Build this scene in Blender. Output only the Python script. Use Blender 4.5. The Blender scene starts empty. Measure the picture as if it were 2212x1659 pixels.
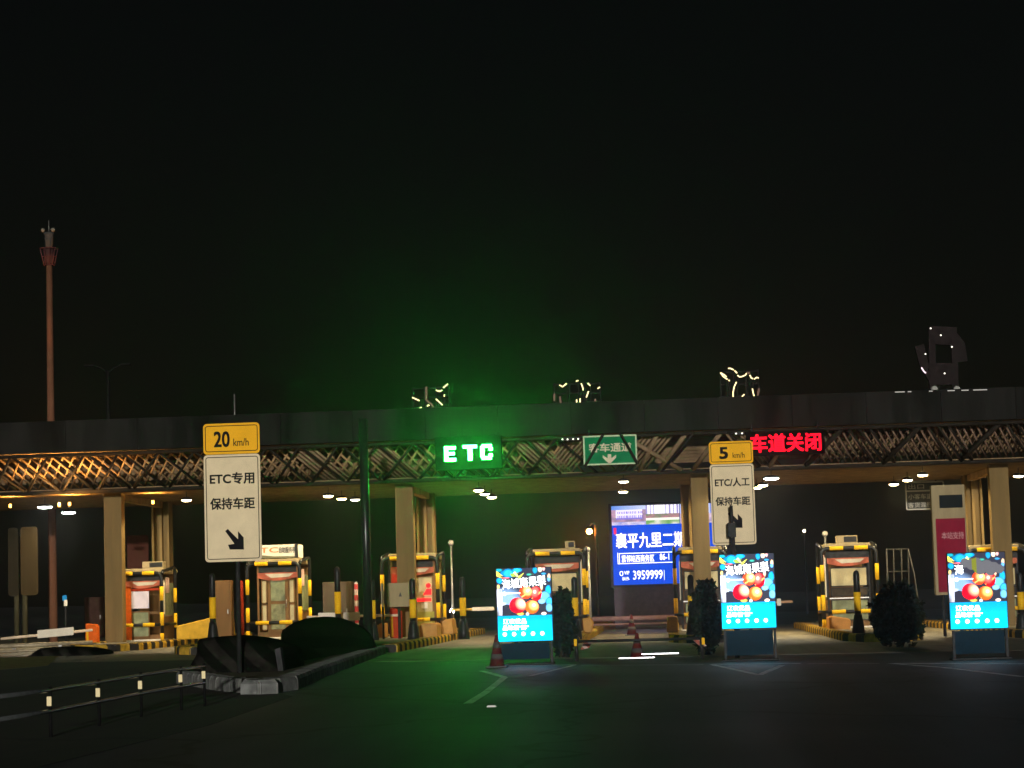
import bpy, math, random
from mathutils import Vector, Matrix, Euler
random.seed(7)
C = bpy.context.scene.collection
sc = bpy.context.scene
R = math.radians

# ------------------------------------------------------------------ camera
F = 4922.0                                   # focal length in units of a 2212 px wide frame
CAM = Vector((0, 0, 1.4))
ROT = Euler((0, 0, R(3.77))).to_matrix() @ Euler((R(90 + 5.37), 0, 0)).to_matrix() @ Euler((0, 0, -0.030)).to_matrix()
cd = bpy.data.cameras.new('camera')
cd.sensor_width = 36; cd.lens = F / 2212 * 36; cd.clip_start = 0.5; cd.clip_end = 6000
cam = bpy.data.objects.new('camera', cd); C.objects.link(cam)
cam.matrix_world = Matrix.Translation(CAM) @ ROT.to_4x4()
sc.camera = cam

# ------------------------------------------------------------------ world, low light, exposure
SUN_EL, SUN_AZ = R(3.0), R(3.77)
w = bpy.data.worlds.new('World'); sc.world = w; w.use_nodes = True
wn = w.node_tree.nodes; wl = w.node_tree.links
bg = wn['Background']
sky = wn.new('ShaderNodeTexSky'); sky.sky_type = 'NISHITA'; sky.sun_disc = False
sky.sun_elevation = SUN_EL; sky.sun_rotation = R(180) + SUN_AZ
wl.new(sky.outputs[0], bg.inputs[0]); bg.inputs[1].default_value = 0.0012
sd = bpy.data.lights.new('sun', 'SUN'); sd.energy = 2.6; sd.angle = R(0.5); sd.color = (1, .96, .90)  # stands in for car headlights shining from behind the camera
sun = bpy.data.objects.new('sun', sd); C.objects.link(sun)
sun.rotation_euler = (R(90) - SUN_EL, 0, SUN_AZ)
sc.view_settings.view_transform = 'Standard'; sc.view_settings.look = 'None'
sc.view_settings.exposure = 0; sc.view_settings.gamma = 1
sc.cycles.max_bounces = 6; sc.cycles.diffuse_bounces = 2; sc.cycles.glossy_bounces = 3
sc.cycles.volume_bounces = 0; sc.cycles.sample_clamp_indirect = 4; sc.cycles.use_denoising = True

# ------------------------------------------------------------------ helpers
def ray(px, py):
    return ROT @ Vector(((px - 1106) / F, -(py - 829.5) / F, -1))
def P(px, py, Y):                            # photo point -> world point at distance Y along the lanes
    d = ray(px, py); return CAM + d * (Y / d.y)
def zg(x): return -0.01 * (x + 10)           # the plaza drains to the right
def G(px, py):                               # photo point -> point on the road
    d = ray(px, py); t = -1.5 / (d.z + .01 * d.x); return CAM + d * t
def PZ(px, py, z):
    d = ray(px, py); return CAM + d * ((z - CAM.z) / d.z)
def rect(x0, y0, x1, y1, Y):
    mx, my = (x0 + x1) / 2, (y0 + y1) / 2
    return P(x0, my, Y).x, P(x1, my, Y).x, P(mx, y1, Y).z, P(mx, y0, Y).z
def M(px): return px / F                     # photo px -> metres per metre of distance

class MB:
    def __init__(s): s.v = []; s.f = []; s.sm = []
    def box(s, x0, x1, y0, y1, z0, z1):
        n = len(s.v)
        s.v += [(x0,y0,z0),(x1,y0,z0),(x1,y1,z0),(x0,y1,z0),(x0,y0,z1),(x1,y0,z1),(x1,y1,z1),(x0,y1,z1)]
        for q in ((3,2,1,0),(4,5,6,7),(0,1,5,4),(1,2,6,5),(2,3,7,6),(3,0,4,7)): s.f.append([n+i for i in q]); s.sm.append(False)
        return s
    def tube(s, pts, r, k=10, r2=None):
        pts = [Vector(p) for p in pts]; n0 = len(s.v); N = len(pts)
        prev = None
        for i, p in enumerate(pts):
            d = (pts[min(i+1,N-1)] - pts[max(i-1,0)]).normalized()
            if prev is None:
                a = Vector((0,0,1)) if abs(d.z) < .9 else Vector((1,0,0))
                u = d.cross(a).normalized()
            else: u = (prev - d * prev.dot(d)).normalized()
            prev = u; v = d.cross(u)
            rr = r if r2 is None else r + (r2 - r) * i / (N - 1)
            for j in range(k):
                t = 2*math.pi*j/k; s.v.append(tuple(p + u*(rr*math.cos(t)) + v*(rr*math.sin(t))))
        for i in range(N-1):
            for j in range(k):
                a = n0+i*k+j; b = n0+i*k+(j+1)%k
                s.f.append([a, b, b+k, a+k]); s.sm.append(True)
        s.f.append([n0+j for j in range(k)][::-1]); s.sm.append(False)
        s.f.append([n0+(N-1)*k+j for j in range(k)]); s.sm.append(False)
        return s
    def lathe(s, c, prof, k=20):              # prof: (radius, z)
        c = Vector(c); n0 = len(s.v)
        for r, z in prof:
            for j in range(k):
                t = 2*math.pi*j/k; s.v.append((c.x+r*math.cos(t), c.y+r*math.sin(t), c.z+z))
        for i in range(len(prof)-1):
            for j in range(k):
                a = n0+i*k+j; b = n0+i*k+(j+1)%k
                s.f.append([a, b, b+k, a+k]); s.sm.append(True)
        s.f.append([n0+j for j in range(k)][::-1]); s.sm.append(False)
        s.f.append([n0+(len(prof)-1)*k+j for j in range(k)]); s.sm.append(False)
        return s
    def ball(s, c, r, k=12, sz=1):
        prof = [(max(1e-3, r*math.sin(math.pi*i/k)), -r*sz*math.cos(math.pi*i/k)) for i in range(k+1)]
        return s.lathe(c, prof, 2*k)
    def prism(s, poly, y0, y1):               # poly in (x, z)
        n = len(poly); a = len(s.v)
        s.v += [(x, y0, z) for x, z in poly] + [(x, y1, z) for x, z in poly]
        s.f.append([a+i for i in range(n)]); s.sm.append(False)
        s.f.append([a+n+i for i in range(n)][::-1]); s.sm.append(False)
        for i in range(n):
            j = (i+1) % n; s.f.append([a+j, a+i, a+n+i, a+n+j]); s.sm.append(False)
        return s
    def slab(s, poly, zlo, zhi):              # poly in (x, y); zlo / zhi functions of x
        n = len(poly); a = len(s.v)
        s.v += [(x, y, zhi(x)) for x, y in poly] + [(x, y, zlo(x)) for x, y in poly]
        s.f.append([a+i for i in range(n)]); s.sm.append(False)
        s.f.append([a+n+i for i in range(n)][::-1]); s.sm.append(False)
        for i in range(n):
            j = (i+1) % n; s.f.append([a+j, a+i, a+n+i, a+n+j]); s.sm.append(False)
        return s
    def quad(s, a, b, c, d):
        n = len(s.v); s.v += [tuple(a), tuple(b), tuple(c), tuple(d)]; s.f.append([n,n+1,n+2,n+3]); s.sm.append(False); return s
    def build(s, name, mat, parent=None, bevel=0):
        loc = Vector((0,0,0))
        if parent is not None:
            q = parent
            while q.parent: q = q.parent
            loc = Vector(q.location)
        me = bpy.data.meshes.new(name)
        me.from_pydata([(v[0]-loc.x, v[1]-loc.y, v[2]-loc.z) for v in s.v], [], s.f)
        me.polygons.foreach_set('use_smooth', s.sm)
        import bmesh
        bm = bmesh.new(); bm.from_mesh(me); bmesh.ops.recalc_face_normals(bm, faces=bm.faces)
        bm.to_mesh(me); bm.free()
        me.materials.append(mat)
        o = bpy.data.objects.new(name, me); C.objects.link(o)
        if parent is not None: o.parent = parent
        if bevel:
            b = o.modifiers.new('bevel', 'BEVEL'); b.width = bevel; b.segments = 2; b.limit_method = 'ANGLE'
        return o

def tag(o, label=None, cat=None, group=None, kind=None):
    if label: o['label'] = label
    if cat: o['category'] = cat
    if group: o['group'] = group
    if kind: o['kind'] = kind
    return o
def thing(name, loc, label, cat, group=None):
    o = bpy.data.objects.new(name, None); C.objects.link(o); o.location = loc; o.empty_display_size = .2
    return tag(o, label, cat, group)
def copy_tree(o, parent=None):
    c = o.copy(); C.objects.link(c); c.parent = parent
    for ch in list(o.children): copy_tree(ch, c)
    return c

# ------------------------------------------------------------------ materials
_m = {}
def mat(name, col, rough=.6, metal=0, var=.18, scale=6, emit=None, strength=0, spec=0, bump=0, streak=False):
    if name in _m: return _m[name]
    m = bpy.data.materials.new(name); m.use_nodes = True; _m[name] = m
    nt = m.node_tree; b = nt.nodes['Principled BSDF']
    b.inputs['Base Color'].default_value = (*col, 1); b.inputs['Roughness'].default_value = rough
    b.inputs['Metallic'].default_value = metal; b.inputs['Specular IOR Level'].default_value = spec
    if emit:
        b.inputs['Emission Color'].default_value = (*emit, 1); b.inputs['Emission Strength'].default_value = strength
    elif var:
        tc = nt.nodes.new('ShaderNodeTexCoord'); mp = nt.nodes.new('ShaderNodeMapping')
        if streak: mp.inputs['Scale'].default_value = (1, 1, .12)
        nz = nt.nodes.new('ShaderNodeTexNoise'); nz.inputs['Scale'].default_value = scale; nz.inputs['Detail'].default_value = 6
        nz.inputs['Roughness'].default_value = .65
        cr = nt.nodes.new('ShaderNodeValToRGB')
        cr.color_ramp.elements[0].position = .3; cr.color_ramp.elements[1].position = .72
        cr.color_ramp.elements[0].color = (*[max(0, c*(1-var*1.6)) for c in col], 1)
        cr.color_ramp.elements[1].color = (*[min(1, c*(1+var)) for c in col], 1)
        nt.links.new(tc.outputs['Object'], mp.inputs[0]); nt.links.new(mp.outputs[0], nz.inputs['Vector'])
        nt.links.new(nz.outputs['Fac'], cr.inputs[0]); nt.links.new(cr.outputs[0], b.inputs['Base Color'])
        if bump:
            bp = nt.nodes.new('ShaderNodeBump'); bp.inputs['Strength'].default_value = bump; bp.inputs['Distance'].default_value = .02
            nt.links.new(nz.outputs['Fac'], bp.inputs['Height']); nt.links.new(bp.outputs[0], b.inputs['Normal'])
    return m
def glow(name, col, s): return mat(name, (.01,.01,.01), .9, spec=0, emit=col, strength=s)
def stripe_mat(name, a, b, axis='Y', period=1.2, rough=.7, slant=0):
    m = bpy.data.materials.new(name); m.use_nodes = True; nt = m.node_tree; bs = nt.nodes['Principled BSDF']
    bs.inputs['Roughness'].default_value = rough; bs.inputs['Specular IOR Level'].default_value = 0
    tc = nt.nodes.new('ShaderNodeTexCoord'); sp = nt.nodes.new('ShaderNodeSeparateXYZ')
    nt.links.new(tc.outputs['Object'], sp.inputs[0])
    ad = nt.nodes.new('ShaderNodeMath'); ad.operation = 'MULTIPLY_ADD'; ad.inputs[1].default_value = slant
    nt.links.new(sp.outputs['Z'], ad.inputs[0]); nt.links.new(sp.outputs[axis], ad.inputs[2])
    dv = nt.nodes.new('ShaderNodeMath'); dv.operation = 'DIVIDE'; dv.inputs[1].default_value = period
    fr = nt.nodes.new('ShaderNodeMath'); fr.operation = 'FRACT'; gt = nt.nodes.new('ShaderNodeMath'); gt.operation = 'GREATER_THAN'; gt.inputs[1].default_value = .5
    mx = nt.nodes.new('ShaderNodeMix'); mx.data_type = 'RGBA'
    nz = nt.nodes.new('ShaderNodeTexNoise'); nz.inputs['Scale'].default_value = 5; nz.inputs['Detail'].default_value = 8
    nt.links.new(tc.outputs['Object'], nz.inputs['Vector'])
    mr = nt.nodes.new('ShaderNodeMapRange'); mr.inputs[1].default_value = .3; mr.inputs[2].default_value = .7; mr.inputs[3].default_value = .45; mr.inputs[4].default_value = 1.1
    nt.links.new(nz.outputs['Fac'], mr.inputs[0])
    mu = nt.nodes.new('ShaderNodeMix'); mu.data_type = 'RGBA'; mu.blend_type = 'MULTIPLY'; mu.inputs[0].default_value = 1
    nt.links.new(ad.outputs[0], dv.inputs[0]); nt.links.new(dv.outputs[0], fr.inputs[0]); nt.links.new(fr.outputs[0], gt.inputs[0])
    nt.links.new(gt.outputs[0], mx.inputs[0]); mx.inputs[6].default_value = (*a,1); mx.inputs[7].default_value = (*b,1)
    nt.links.new(mx.outputs[2], mu.inputs[6]); nt.links.new(mr.outputs[0], mu.inputs[7]); nt.links.new(mu.outputs[2], bs.inputs['Base Color'])
    return m

YEL = mat('yellow reflective sheet', (.85, .48, .02), .35, var=.08, scale=14)
BLK = mat('black paint', (.016, .016, .015), .35, var=.3, scale=9, spec=.15)
DARK = mat('dark steel', (.03, .03, .03), .5, metal=.2, var=.3)
CREAM = mat('cream painted metal', (.34, .27, .15), .5, var=.15, scale=4, streak=True)
WHITE = mat('white painted metal', (.74, .68, .54), .45, var=.1, scale=4, streak=True)
STONE = mat('tan stone cladding', (.20, .135, .055), .6, var=.16, scale=3, streak=True)
REDP = mat('red painted metal', (.42, .045, .02), .5, var=.2)
ORG = mat('orange painted metal', (.75, .14, .02), .5, var=.2)
GALV = mat('galvanised steel', (.32, .31, .28), .42, metal=.6, var=.2)
GLASSG = mat('greenish glass', (.24,.26,.15), .15, var=.35, scale=3)
BLIND = mat('pale roller blind', (.50,.43,.24), .6, var=.12, scale=2)
BROWN = mat('brown cabinet paint', (.19,.105,.045), .6, var=.2, scale=3, streak=True)
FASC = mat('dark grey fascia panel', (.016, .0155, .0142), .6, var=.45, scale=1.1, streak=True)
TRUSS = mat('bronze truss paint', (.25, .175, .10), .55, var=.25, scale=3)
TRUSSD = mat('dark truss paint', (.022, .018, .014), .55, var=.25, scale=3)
RIBD = mat('dull ribbed panel', (.21,.138,.074), .6, var=.3, scale=2)
RIB = mat('bronze ribbed panel', (.38, .245, .115), .5, var=.3, scale=2)
CONC = mat('worn concrete', (.20, .18, .14), .7, var=.25, scale=3, bump=.2)
TEAL = mat('blue cabinet', (.010, .024, .038), .4, var=.2)

# ------------------------------------------------------------------ lettering
def text(body, cx, cz, wd, ht, Y, m, name, parent, bold=0.0, ext=.004, rot=0):
    cu = bpy.data.curves.new('t', 'FONT'); cu.body = body; cu.size = 1; cu.extrude = .02; cu.resolution_u = 3
    o = bpy.data.objects.new('t', cu); C.objects.link(o)
    dg = bpy.context.evaluated_depsgraph_get()
    me = bpy.data.meshes.new_from_object(o.evaluated_get(dg))
    bpy.data.objects.remove(o); bpy.data.curves.remove(cu)
    xs = [v.co.x for v in me.vertices]; ys = [v.co.y for v in me.vertices]
    x0, x1, y0, y1 = min(xs), max(xs), min(ys), max(ys)
    sx = wd / (x1 - x0); sy = ht / (y1 - y0) if ht else sx
    q = parent
    while q.parent: q = q.parent
    L = q.location; cr, sr = math.cos(rot), math.sin(rot)
    for v in me.vertices:
        x = (v.co.x - (x0+x1)/2) * sx; z = (v.co.y - (y0+y1)/2) * sy
        v.co = (cx + x*cr - z*sr - L.x, Y - (ext if v.co.z > 0 else 0) - L.y, cz + x*sr + z*cr - L.z)
    if bold:
        vs = [tuple(v.co) for v in me.vertices]; fs = [tuple(p.vertices) for p in me.polygons]; n = len(vs)
        q_ = sx*bold*.8; V_ = []; F_ = []
        for k, (ox, oz) in enumerate(((0,0),(q_,q_),(-q_,q_),(q_,-q_),(-q_,-q_))):
            V_ += [(a+ox, b-.0012*k, c+oz) for a, b, c in vs]; F_ += [tuple(i+k*n for i in f) for f in fs]
        bpy.data.meshes.remove(me); me = bpy.data.meshes.new(name); me.from_pydata(V_, [], F_)
    me.materials.clear(); me.materials.append(m); me.name = name
    ob = bpy.data.objects.new(name, me); C.objects.link(ob); ob.parent = parent
    return ob
def textpx(body, x0, y0, x1, y1, Y, m, name, parent, **k):
    a, b, c, d = rect(x0, y0, x1, y1, Y)
    return text(body, (a+b)/2, (c+d)/2, b-a, d-c, Y, m, name, parent, **k)

def screen_mesh(name, x0, x1, z0, z1, Y, nx, nz, fn, parent, strength):
    me = bpy.data.meshes.new(name); L = parent.location
    vs = []; fs = []; cols = []
    for j in range(nz+1):
        for i in range(nx+1):
            vs.append((x0+(x1-x0)*i/nx-L.x, Y-L.y, z1-(z1-z0)*j/nz-L.z))
    for j in range(nz):
        for i in range(nx):
            a = j*(nx+1)+i; fs.append((a+nx+1, a+nx+2, a+1, a)); cols.append(fn((i+.5)/nx, (j+.5)/nz))
    me.from_pydata(vs, [], fs)
    at = me.color_attributes.new('picture', 'FLOAT_COLOR', 'CORNER')
    flat = []
    for c in cols: flat += [c[0], c[1], c[2], 1] * 4
    at.data.foreach_set('color', flat)
    m = bpy.data.materials.new(name + ' picture'); m.use_nodes = True; nt = m.node_tree; b = nt.nodes['Principled BSDF']
    b.inputs['Base Color'].default_value = (.01,.01,.01,1); b.inputs['Roughness'].default_value = .9; b.inputs['Specular IOR Level'].default_value = 0
    vc = nt.nodes.new('ShaderNodeVertexColor'); vc.layer_name = 'picture'
    nt.links.new(vc.outputs[0], b.inputs['Emission Color']); b.inputs['Emission Strength'].default_value = strength
    me.materials.append(m)
    o = bpy.data.objects.new(name, me); C.objects.link(o); o.parent = parent
    return o

# ------------------------------------------------------------------ ground, road, concrete, markings
def ground_mat(name, col, col2, rough, scale, crack=False):
    m = mat(name, col, rough, var=.3, scale=scale, bump=.5, spec=.3)
    nt = m.node_tree; b = nt.nodes['Principled BSDF']
    nz = nt.nodes.new('ShaderNodeTexNoise'); nz.inputs['Scale'].default_value = .22; nz.inputs['Detail'].default_value = 5
    tc = nt.nodes.new('ShaderNodeTexCoord'); nt.links.new(tc.outputs['Object'], nz.inputs['Vector'])
    mx = nt.nodes.new('ShaderNodeMix'); mx.data_type = 'RGBA'; mx.blend_type = 'MIX'
    src = b.inputs['Base Color'].links[0].from_socket
    nt.links.new(nz.outputs['Fac'], mx.inputs[0]); nt.links.new(src, mx.inputs[6]); mx.inputs[7].default_value = (*col2, 1)
    nt.links.new(mx.outputs[2], b.inputs['Base Color'])
    # tyre-polished tracks and patches running along the lanes
    mp = nt.nodes.new('ShaderNodeMapping'); mp.inputs['Scale'].default_value = (1.1, .035, 1)
    n2 = nt.nodes.new('ShaderNodeTexNoise'); n2.inputs['Scale'].default_value = 1.0; n2.inputs['Detail'].default_value = 4
    nt.links.new(tc.outputs['Object'], mp.inputs[0]); nt.links.new(mp.outputs[0], n2.inputs['Vector'])
    vo = nt.nodes.new('ShaderNodeTexVoronoi'); vo.feature = 'DISTANCE_TO_EDGE'; vo.inputs['Scale'].default_value = .16
    m3 = nt.nodes.new('ShaderNodeMapping'); m3.inputs['Scale'].default_value = (1, .6, 1)
    n3 = nt.nodes.new('ShaderNodeTexNoise'); n3.inputs['Scale'].default_value = .8; nt.links.new(tc.outputs['Object'], n3.inputs['Vector'])
    ad = nt.nodes.new('ShaderNodeVectorMath'); ad.operation = 'MULTIPLY_ADD'; ad.inputs[1].default_value = (1.6,1.6,0)
    nt.links.new(n3.outputs['Color'], ad.inputs[0]); nt.links.new(tc.outputs['Object'], ad.inputs[2])
    nt.links.new(ad.outputs[0], m3.inputs[0]); nt.links.new(m3.outputs[0], vo.inputs['Vector'])
    ck = nt.nodes.new('ShaderNodeMapRange'); ck.inputs[1].default_value = .004; ck.inputs[2].default_value = .014; ck.inputs[3].default_value = .35; ck.inputs[4].default_value = 1
    nt.links.new(vo.outputs['Distance'], ck.inputs[0])
    tr = nt.nodes.new('ShaderNodeMapRange'); tr.inputs[1].default_value = .35; tr.inputs[2].default_value = .65; tr.inputs[3].default_value = .62; tr.inputs[4].default_value = 1.25
    nt.links.new(n2.outputs['Fac'], tr.inputs[0])
    ml = nt.nodes.new('ShaderNodeMath'); ml.operation = 'MULTIPLY'; nt.links.new(tr.outputs[0], ml.inputs[0]); nt.links.new(ck.outputs[0], ml.inputs[1])
    mm = nt.nodes.new('ShaderNodeMix'); mm.data_type = 'RGBA'; mm.blend_type = 'MULTIPLY'; mm.inputs[0].default_value = 1
    nt.links.new(mx.outputs[2], mm.inputs[6]); nt.links.new(ml.outputs[0], mm.inputs[7]); nt.links.new(mm.outputs[2], b.inputs['Base Color'])
    mr = nt.nodes.new('ShaderNodeMapRange'); mr.inputs[3].default_value = rough-.12; mr.inputs[4].default_value = rough+.15
    nt.links.new(nz.outputs['Fac'], mr.inputs[0]); nt.links.new(mr.outputs[0], b.inputs['Roughness'])
    return m
ASPH = ground_mat('worn asphalt', (.042,.050,.060), (.056,.064,.074), .56, 30)
PLAZA = ground_mat('plaza concrete', (.26,.225,.15), (.17,.15,.11), .6, 8)
DIRT = ground_mat('dark soil', (.03,.028,.02), (.022,.024,.016), .9, 3)
o = MB().slab([(-2500,-60),(2500,-60),(2500,4000),(-2500,4000)], lambda x: zg(x)-.02, lambda x: zg(x)-.012).build('ground', DIRT); tag(o, kind='structure')
o = MB().slab([(-45,-20),(45,-20),(45,170),(-45,170)], lambda x: zg(x)-.008, lambda x: zg(x)-.004).build('road', ASPH); tag(o, kind='structure')
o = MB().slab([(-40,55),(40,55),(40,105),(-40,105)], lambda x: zg(x)-.003, lambda x: zg(x)).build('pavement', PLAZA); tag(o, kind='structure')
o = MB().slab([(-42,18),(-6.0,20),(-5.7,28),(-6.0,36),(-8.6,44),(-10.5,60),(-42,60)], lambda x: zg(x)-.002, lambda x: zg(x)+.001).build('dark_sheet', DIRT); tag(o, kind='structure')  # dark sheet laid to lower the ground brightness round the low rail
PAINT = mat('worn road paint', (.78,.78,.76), .6, var=.5, scale=5, spec=.4)
mk = MB()
def stroke(pts, wd):
    for (a, b) in zip(pts[:-1], pts[1:]):
        A = G(*a); B = G(*b); d = (B-A); d.z = 0; n = Vector((-d.y, d.x, 0)).normalized() * wd/2
        q = [A+n, B+n, B-n, A-n]; mk.quad(*[(v.x, v.y, zg(v.x)+.001) for v in q])
stroke([(1070,1439),(1245,1436)], .32); stroke([(1255,1437),(1520,1436)], .10); stroke([(1535,1435),(1730,1433)], .30)
stroke([(1745,1433.5),(1900,1433)], .1); stroke([(1925,1433),(2212,1434)], .34)
stroke([(1240,1437),(1145,1460)], .10); stroke([(1040,1449),(1090,1463),(1050,1495),(1010,1520)], .13)
stroke([(1540,1436),(1640,1458),(1690,1437)], .13); stroke([(1935,1434),(2040,1442),(2212,1462)], .16)
tag(mk.build('road_marking', PAINT), kind='structure')

# traffic islands: a kerbed slab with striped edge blocks
KERB = stripe_mat('yellow and black kerb paint', (.66,.40,.05), (.05,.045,.04), 'Y', 1.16)
KERBG = stripe_mat('weathered pale kerb paint', (.26,.26,.24), (.20,.205,.195), 'Y', 1.5)
def island(poly, kerbm=KERB, h=.22, wdt=.36):
    root = thing('traffic_island', (poly[0][0], poly[0][1], zg(poly[0][0])), None, None); root['kind'] = 'structure'
    MB().slab(poly, lambda x: zg(x), lambda x: zg(x)+h-.02).build('paving', CONC, root)
    k = MB(); n = len(poly); cx = sum(p[0] for p in poly)/n; cy = sum(p[1] for p in poly)/n
    for i in range(n):
        a = Vector((*poly[i],0)); b = Vector((*poly[(i+1)%n],0)); d = b-a; L = d.length; u = d/L
        nn = Vector((-u.y, u.x, 0)) 
        if nn.dot(Vector((cx,cy,0))-a) < 0: nn = -nn
        m = max(1, int(L/.58)); s = L/m
        for q in range(m):
            p0 = a+u*(q*s+.012) - nn*.03; p1 = a+u*((q+1)*s-.012) - nn*.03; p2 = p1+nn*wdt; p3 = p0+nn*wdt
            e = .05
            pts = [p0,p1,p2,p3]; N = len(k.v)
            lo = [(p.x,p.y,zg(p.x)) for p in pts]; mid = [(p.x,p.y,zg(p.x)+h-e) for p in pts]
            c = (p0+p1+p2+p3)/4
            hi = [((p+(c-p)*.18).x,(p+(c-p)*.18).y,zg(p.x)+h+.012) for p in pts]
            k.v += lo+mid+hi
            for t in range(4):
                j = (t+1)%4
                k.f.append([N+t,N+j,N+4+j,N+4+t]); k.f.append([N+4+t,N+4+j,N+8+j,N+8+t]); k.sm += [False,False]
            k.f.append([N+8,N+9,N+10,N+11]); k.sm.append(False)
    k.build('kerb', kerbm, root)
    return root
def gp(x, y): p = G(x, y); return (p.x, p.y)
def rail_island(xc, y0, y1, wd, nose=2.2, xn=None):
    xn = xc if xn is None else xn; a = wd/2
    return [(xc-a,y1),(xc-a,y0+nose),(xn-a*.62,y0+nose*.3),(xn-a*.2,y0),(xn+a*.2,y0),(xn+a*.62,y0+nose*.3),(xc+a,y0+nose),(xc+a,y1)]
BX = {}
for k, px in dict(A=312, B=603, C=893, D=1206, E=1512, F=1836, G=2154).items(): BX[k] = P(px, 1300, 80).x
island(rail_island(BX['A'], 72, 95, 2.3))
island(rail_island(BX['B'], 66, 95, 2.3))
# long island with the two noses: its right kerb is followed point by point along the photographed kerb line
rk = [gp(640,1490), gp(700,1462), gp(765,1437), gp(832,1412)]
c0 = rk[-1]
tail = [(BX['C']+1.25, 73.0), (BX['C']+1.25, 95), (BX['C']-1.25, 95), (BX['C']-1.25, 72)]
island(rk + [(rk[-1][0]-2.7, rk[-1][1]), (rk[0][0]-2.9, rk[0][1]+4), gp(470,1492), gp(560,1500)], KERBG)
island([(c0[0]+.15, c0[1]+1.4)] + tail + [(c0[0]-2.3, c0[1]+1.4)])
island(rail_island(BX['D'], 70, 95, 2.2)); island(rail_island(BX['E'], 69, 95, 2.2))
island(rail_island(BX['F'], 66, 95, 2.3)); island(rail_island(BX['G'], 66, 95, 2.3))

# ------------------------------------------------------------------ toll canopy
XL, XR = -27.0, 25.0
YF, ZT, ZTOP, YB, ZB, YR = 74.6, 6.68, 7.72, 76.4, 5.43, 88.2
can = thing('toll_canopy', ((XL+XR)/2, YF, 5.4), 'long bronze space-frame toll canopy with a dark fascia, spanning all lanes', 'canopy')
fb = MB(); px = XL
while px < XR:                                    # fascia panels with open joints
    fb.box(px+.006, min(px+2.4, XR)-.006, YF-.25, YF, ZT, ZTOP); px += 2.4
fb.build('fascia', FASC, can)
MB().box(XL, XR, YF, YR, ZTOP-.3, ZTOP-.12).build('roof', DARK, can)
sf = MB(); y = YB
while y < YR:
    sf.box(XL, XR, y, y+.15, ZB, ZB+.07); y += .26
sf.box(XL, XR, YB, YR, ZB+.072, ZB+.12)
sf.build('soffit', mat('bronze soffit strip', (.24,.165,.09), .55, var=.3, scale=2), can)
ip = MB(); z = ZT - .02
while z > 5.86: ip.box(XL, XR, 77.9, 77.98, z-.07, z); z -= .115
ip.box(XL, XR, 77.985, 78.03, 5.84, ZT); ip.build('ribbed_panel', RIBD, can)
MB().box(XL, XR, YF+.02, 77.9, ZT+.005, ZT+.05).build('eave_panel', TRUSS, can)
MB().tube([(XL,YB-.03,ZB+.02),(XR,YB-.03,ZB+.02)], .07).build('chord', TRUSSD, can)
MB().tube([(XL,YF+.12,ZT-.08),(XR,YF+.12,ZT-.08)], .06).build('chord', TRUSSD, can)
def strut(x0, x1, y0, y1, r, m, name='strut', z0=ZT-.06, z1=ZB+.08):
    return MB().tube([(x0,y0,z0),(x1,y1,z1)], r, 8).build(name, m, can)
nst = 0
finel = MB()
x = XL + .4
rng = random.Random(3)
while x < -2.6:                                   # dense crossing lattice on the left
    for dx in (1.15, -1.15):
        strut(x+rng.uniform(-.12,.12), x+dx, YF+.16, YB-.08, .042, TRUSSD); nst += 1
    x += 1.22
x = XL
while x < -2.4:
    for dx in (.95, -.95): finel.tube([(x,76.0,ZT-.05),(x+dx,77.6,ZB+.14)], .04, 6)
    x += .37
finel.build('slat_panel', RIB, can)
for gx in (-7.6, -5.1, -10.2, -12.6):             # bundles of parallel slats
    fine = MB()
    for k in range(6): fine.tube([(gx+k*.17,75.3,ZT-.05),(gx+1.2+k*.17,76.6,ZB+.1)], .045, 6)
    fine.build('slat_panel', TRUSS, can)
for gx in (-4.0, -1.55):
    fine = MB()
    for k in range(7): fine.tube([(gx+.9+k*.16,75.3,ZT-.05),(gx-.15+k*.16,76.6,ZB+.1)], .045, 6)
    fine.build('slat_panel', TRUSS, can)
for gx in (2.35,):
    fine = MB()
    for k in range(7): fine.tube([(gx-.3+k*.13,75.3,ZT-.05),(gx+.75+k*.13,76.6,ZB+.1)], .045, 6)
    fine.build('slat_panel', TRUSS, can)
for a, b in ((-1.35,.55),(.75,-.2),(2.05,3.0),(1.9,.95),(4.2,3.5),(-.2,-.85)): strut(a, b, YF+.2, YB-.05, .075, TRUSS)
for a, b in ((1.0,-.05),(2.1,3.15)): strut(a, b, YF+.01, YB-.5, .045, TRUSSD)
x = 4.6
while x < XR-2:                                   # slat groups and heavy raking struts on the right
    strut(x+1.25, x+.1, YF+.18, YB-.06, .08, TRUSSD)
    finel = MB()
    for k in range(11): finel.tube([(x+.1+k*.232,75.5,ZT-.08),(x+.82+k*.232,76.9,ZB+.1)], .036, 6)
    finel.build('slat_panel', mat('reddish bronze slats', (.20,.125,.085), .55, var=.3, scale=3), can)
    for k in range(11):
        if k == 0: backl = MB()
        backl.tube([(x+.72+k*.232,76.4,ZT-.08),(x+.05+k*.232,77.5,ZB+.14)], .03, 6)
    backl.build('slat_panel', RIBD, can)
    for k in range(3): strut(x+1.4+k*.34, x+2.35+k*.34, YF+.16, YB-.08, .04, TRUSSD)
    x += 2.55
for px_, w_ in ((245,.62),(877,.62),(1518,.58),(2169,.64)):      # front columns
    xx = P(px_, 1250, 77.9).x
    MB().box(xx-w_/2, xx+w_/2, 77.9, 78.4, zg(xx)+.1, ZB).build('column', STONE, can, .02)
    cp = MB(); cp.box(xx-.2, xx+.2, 78.1, 78.5, ZB-.24, ZB+.0); cp.build('bracket', DARK, can)
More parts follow.
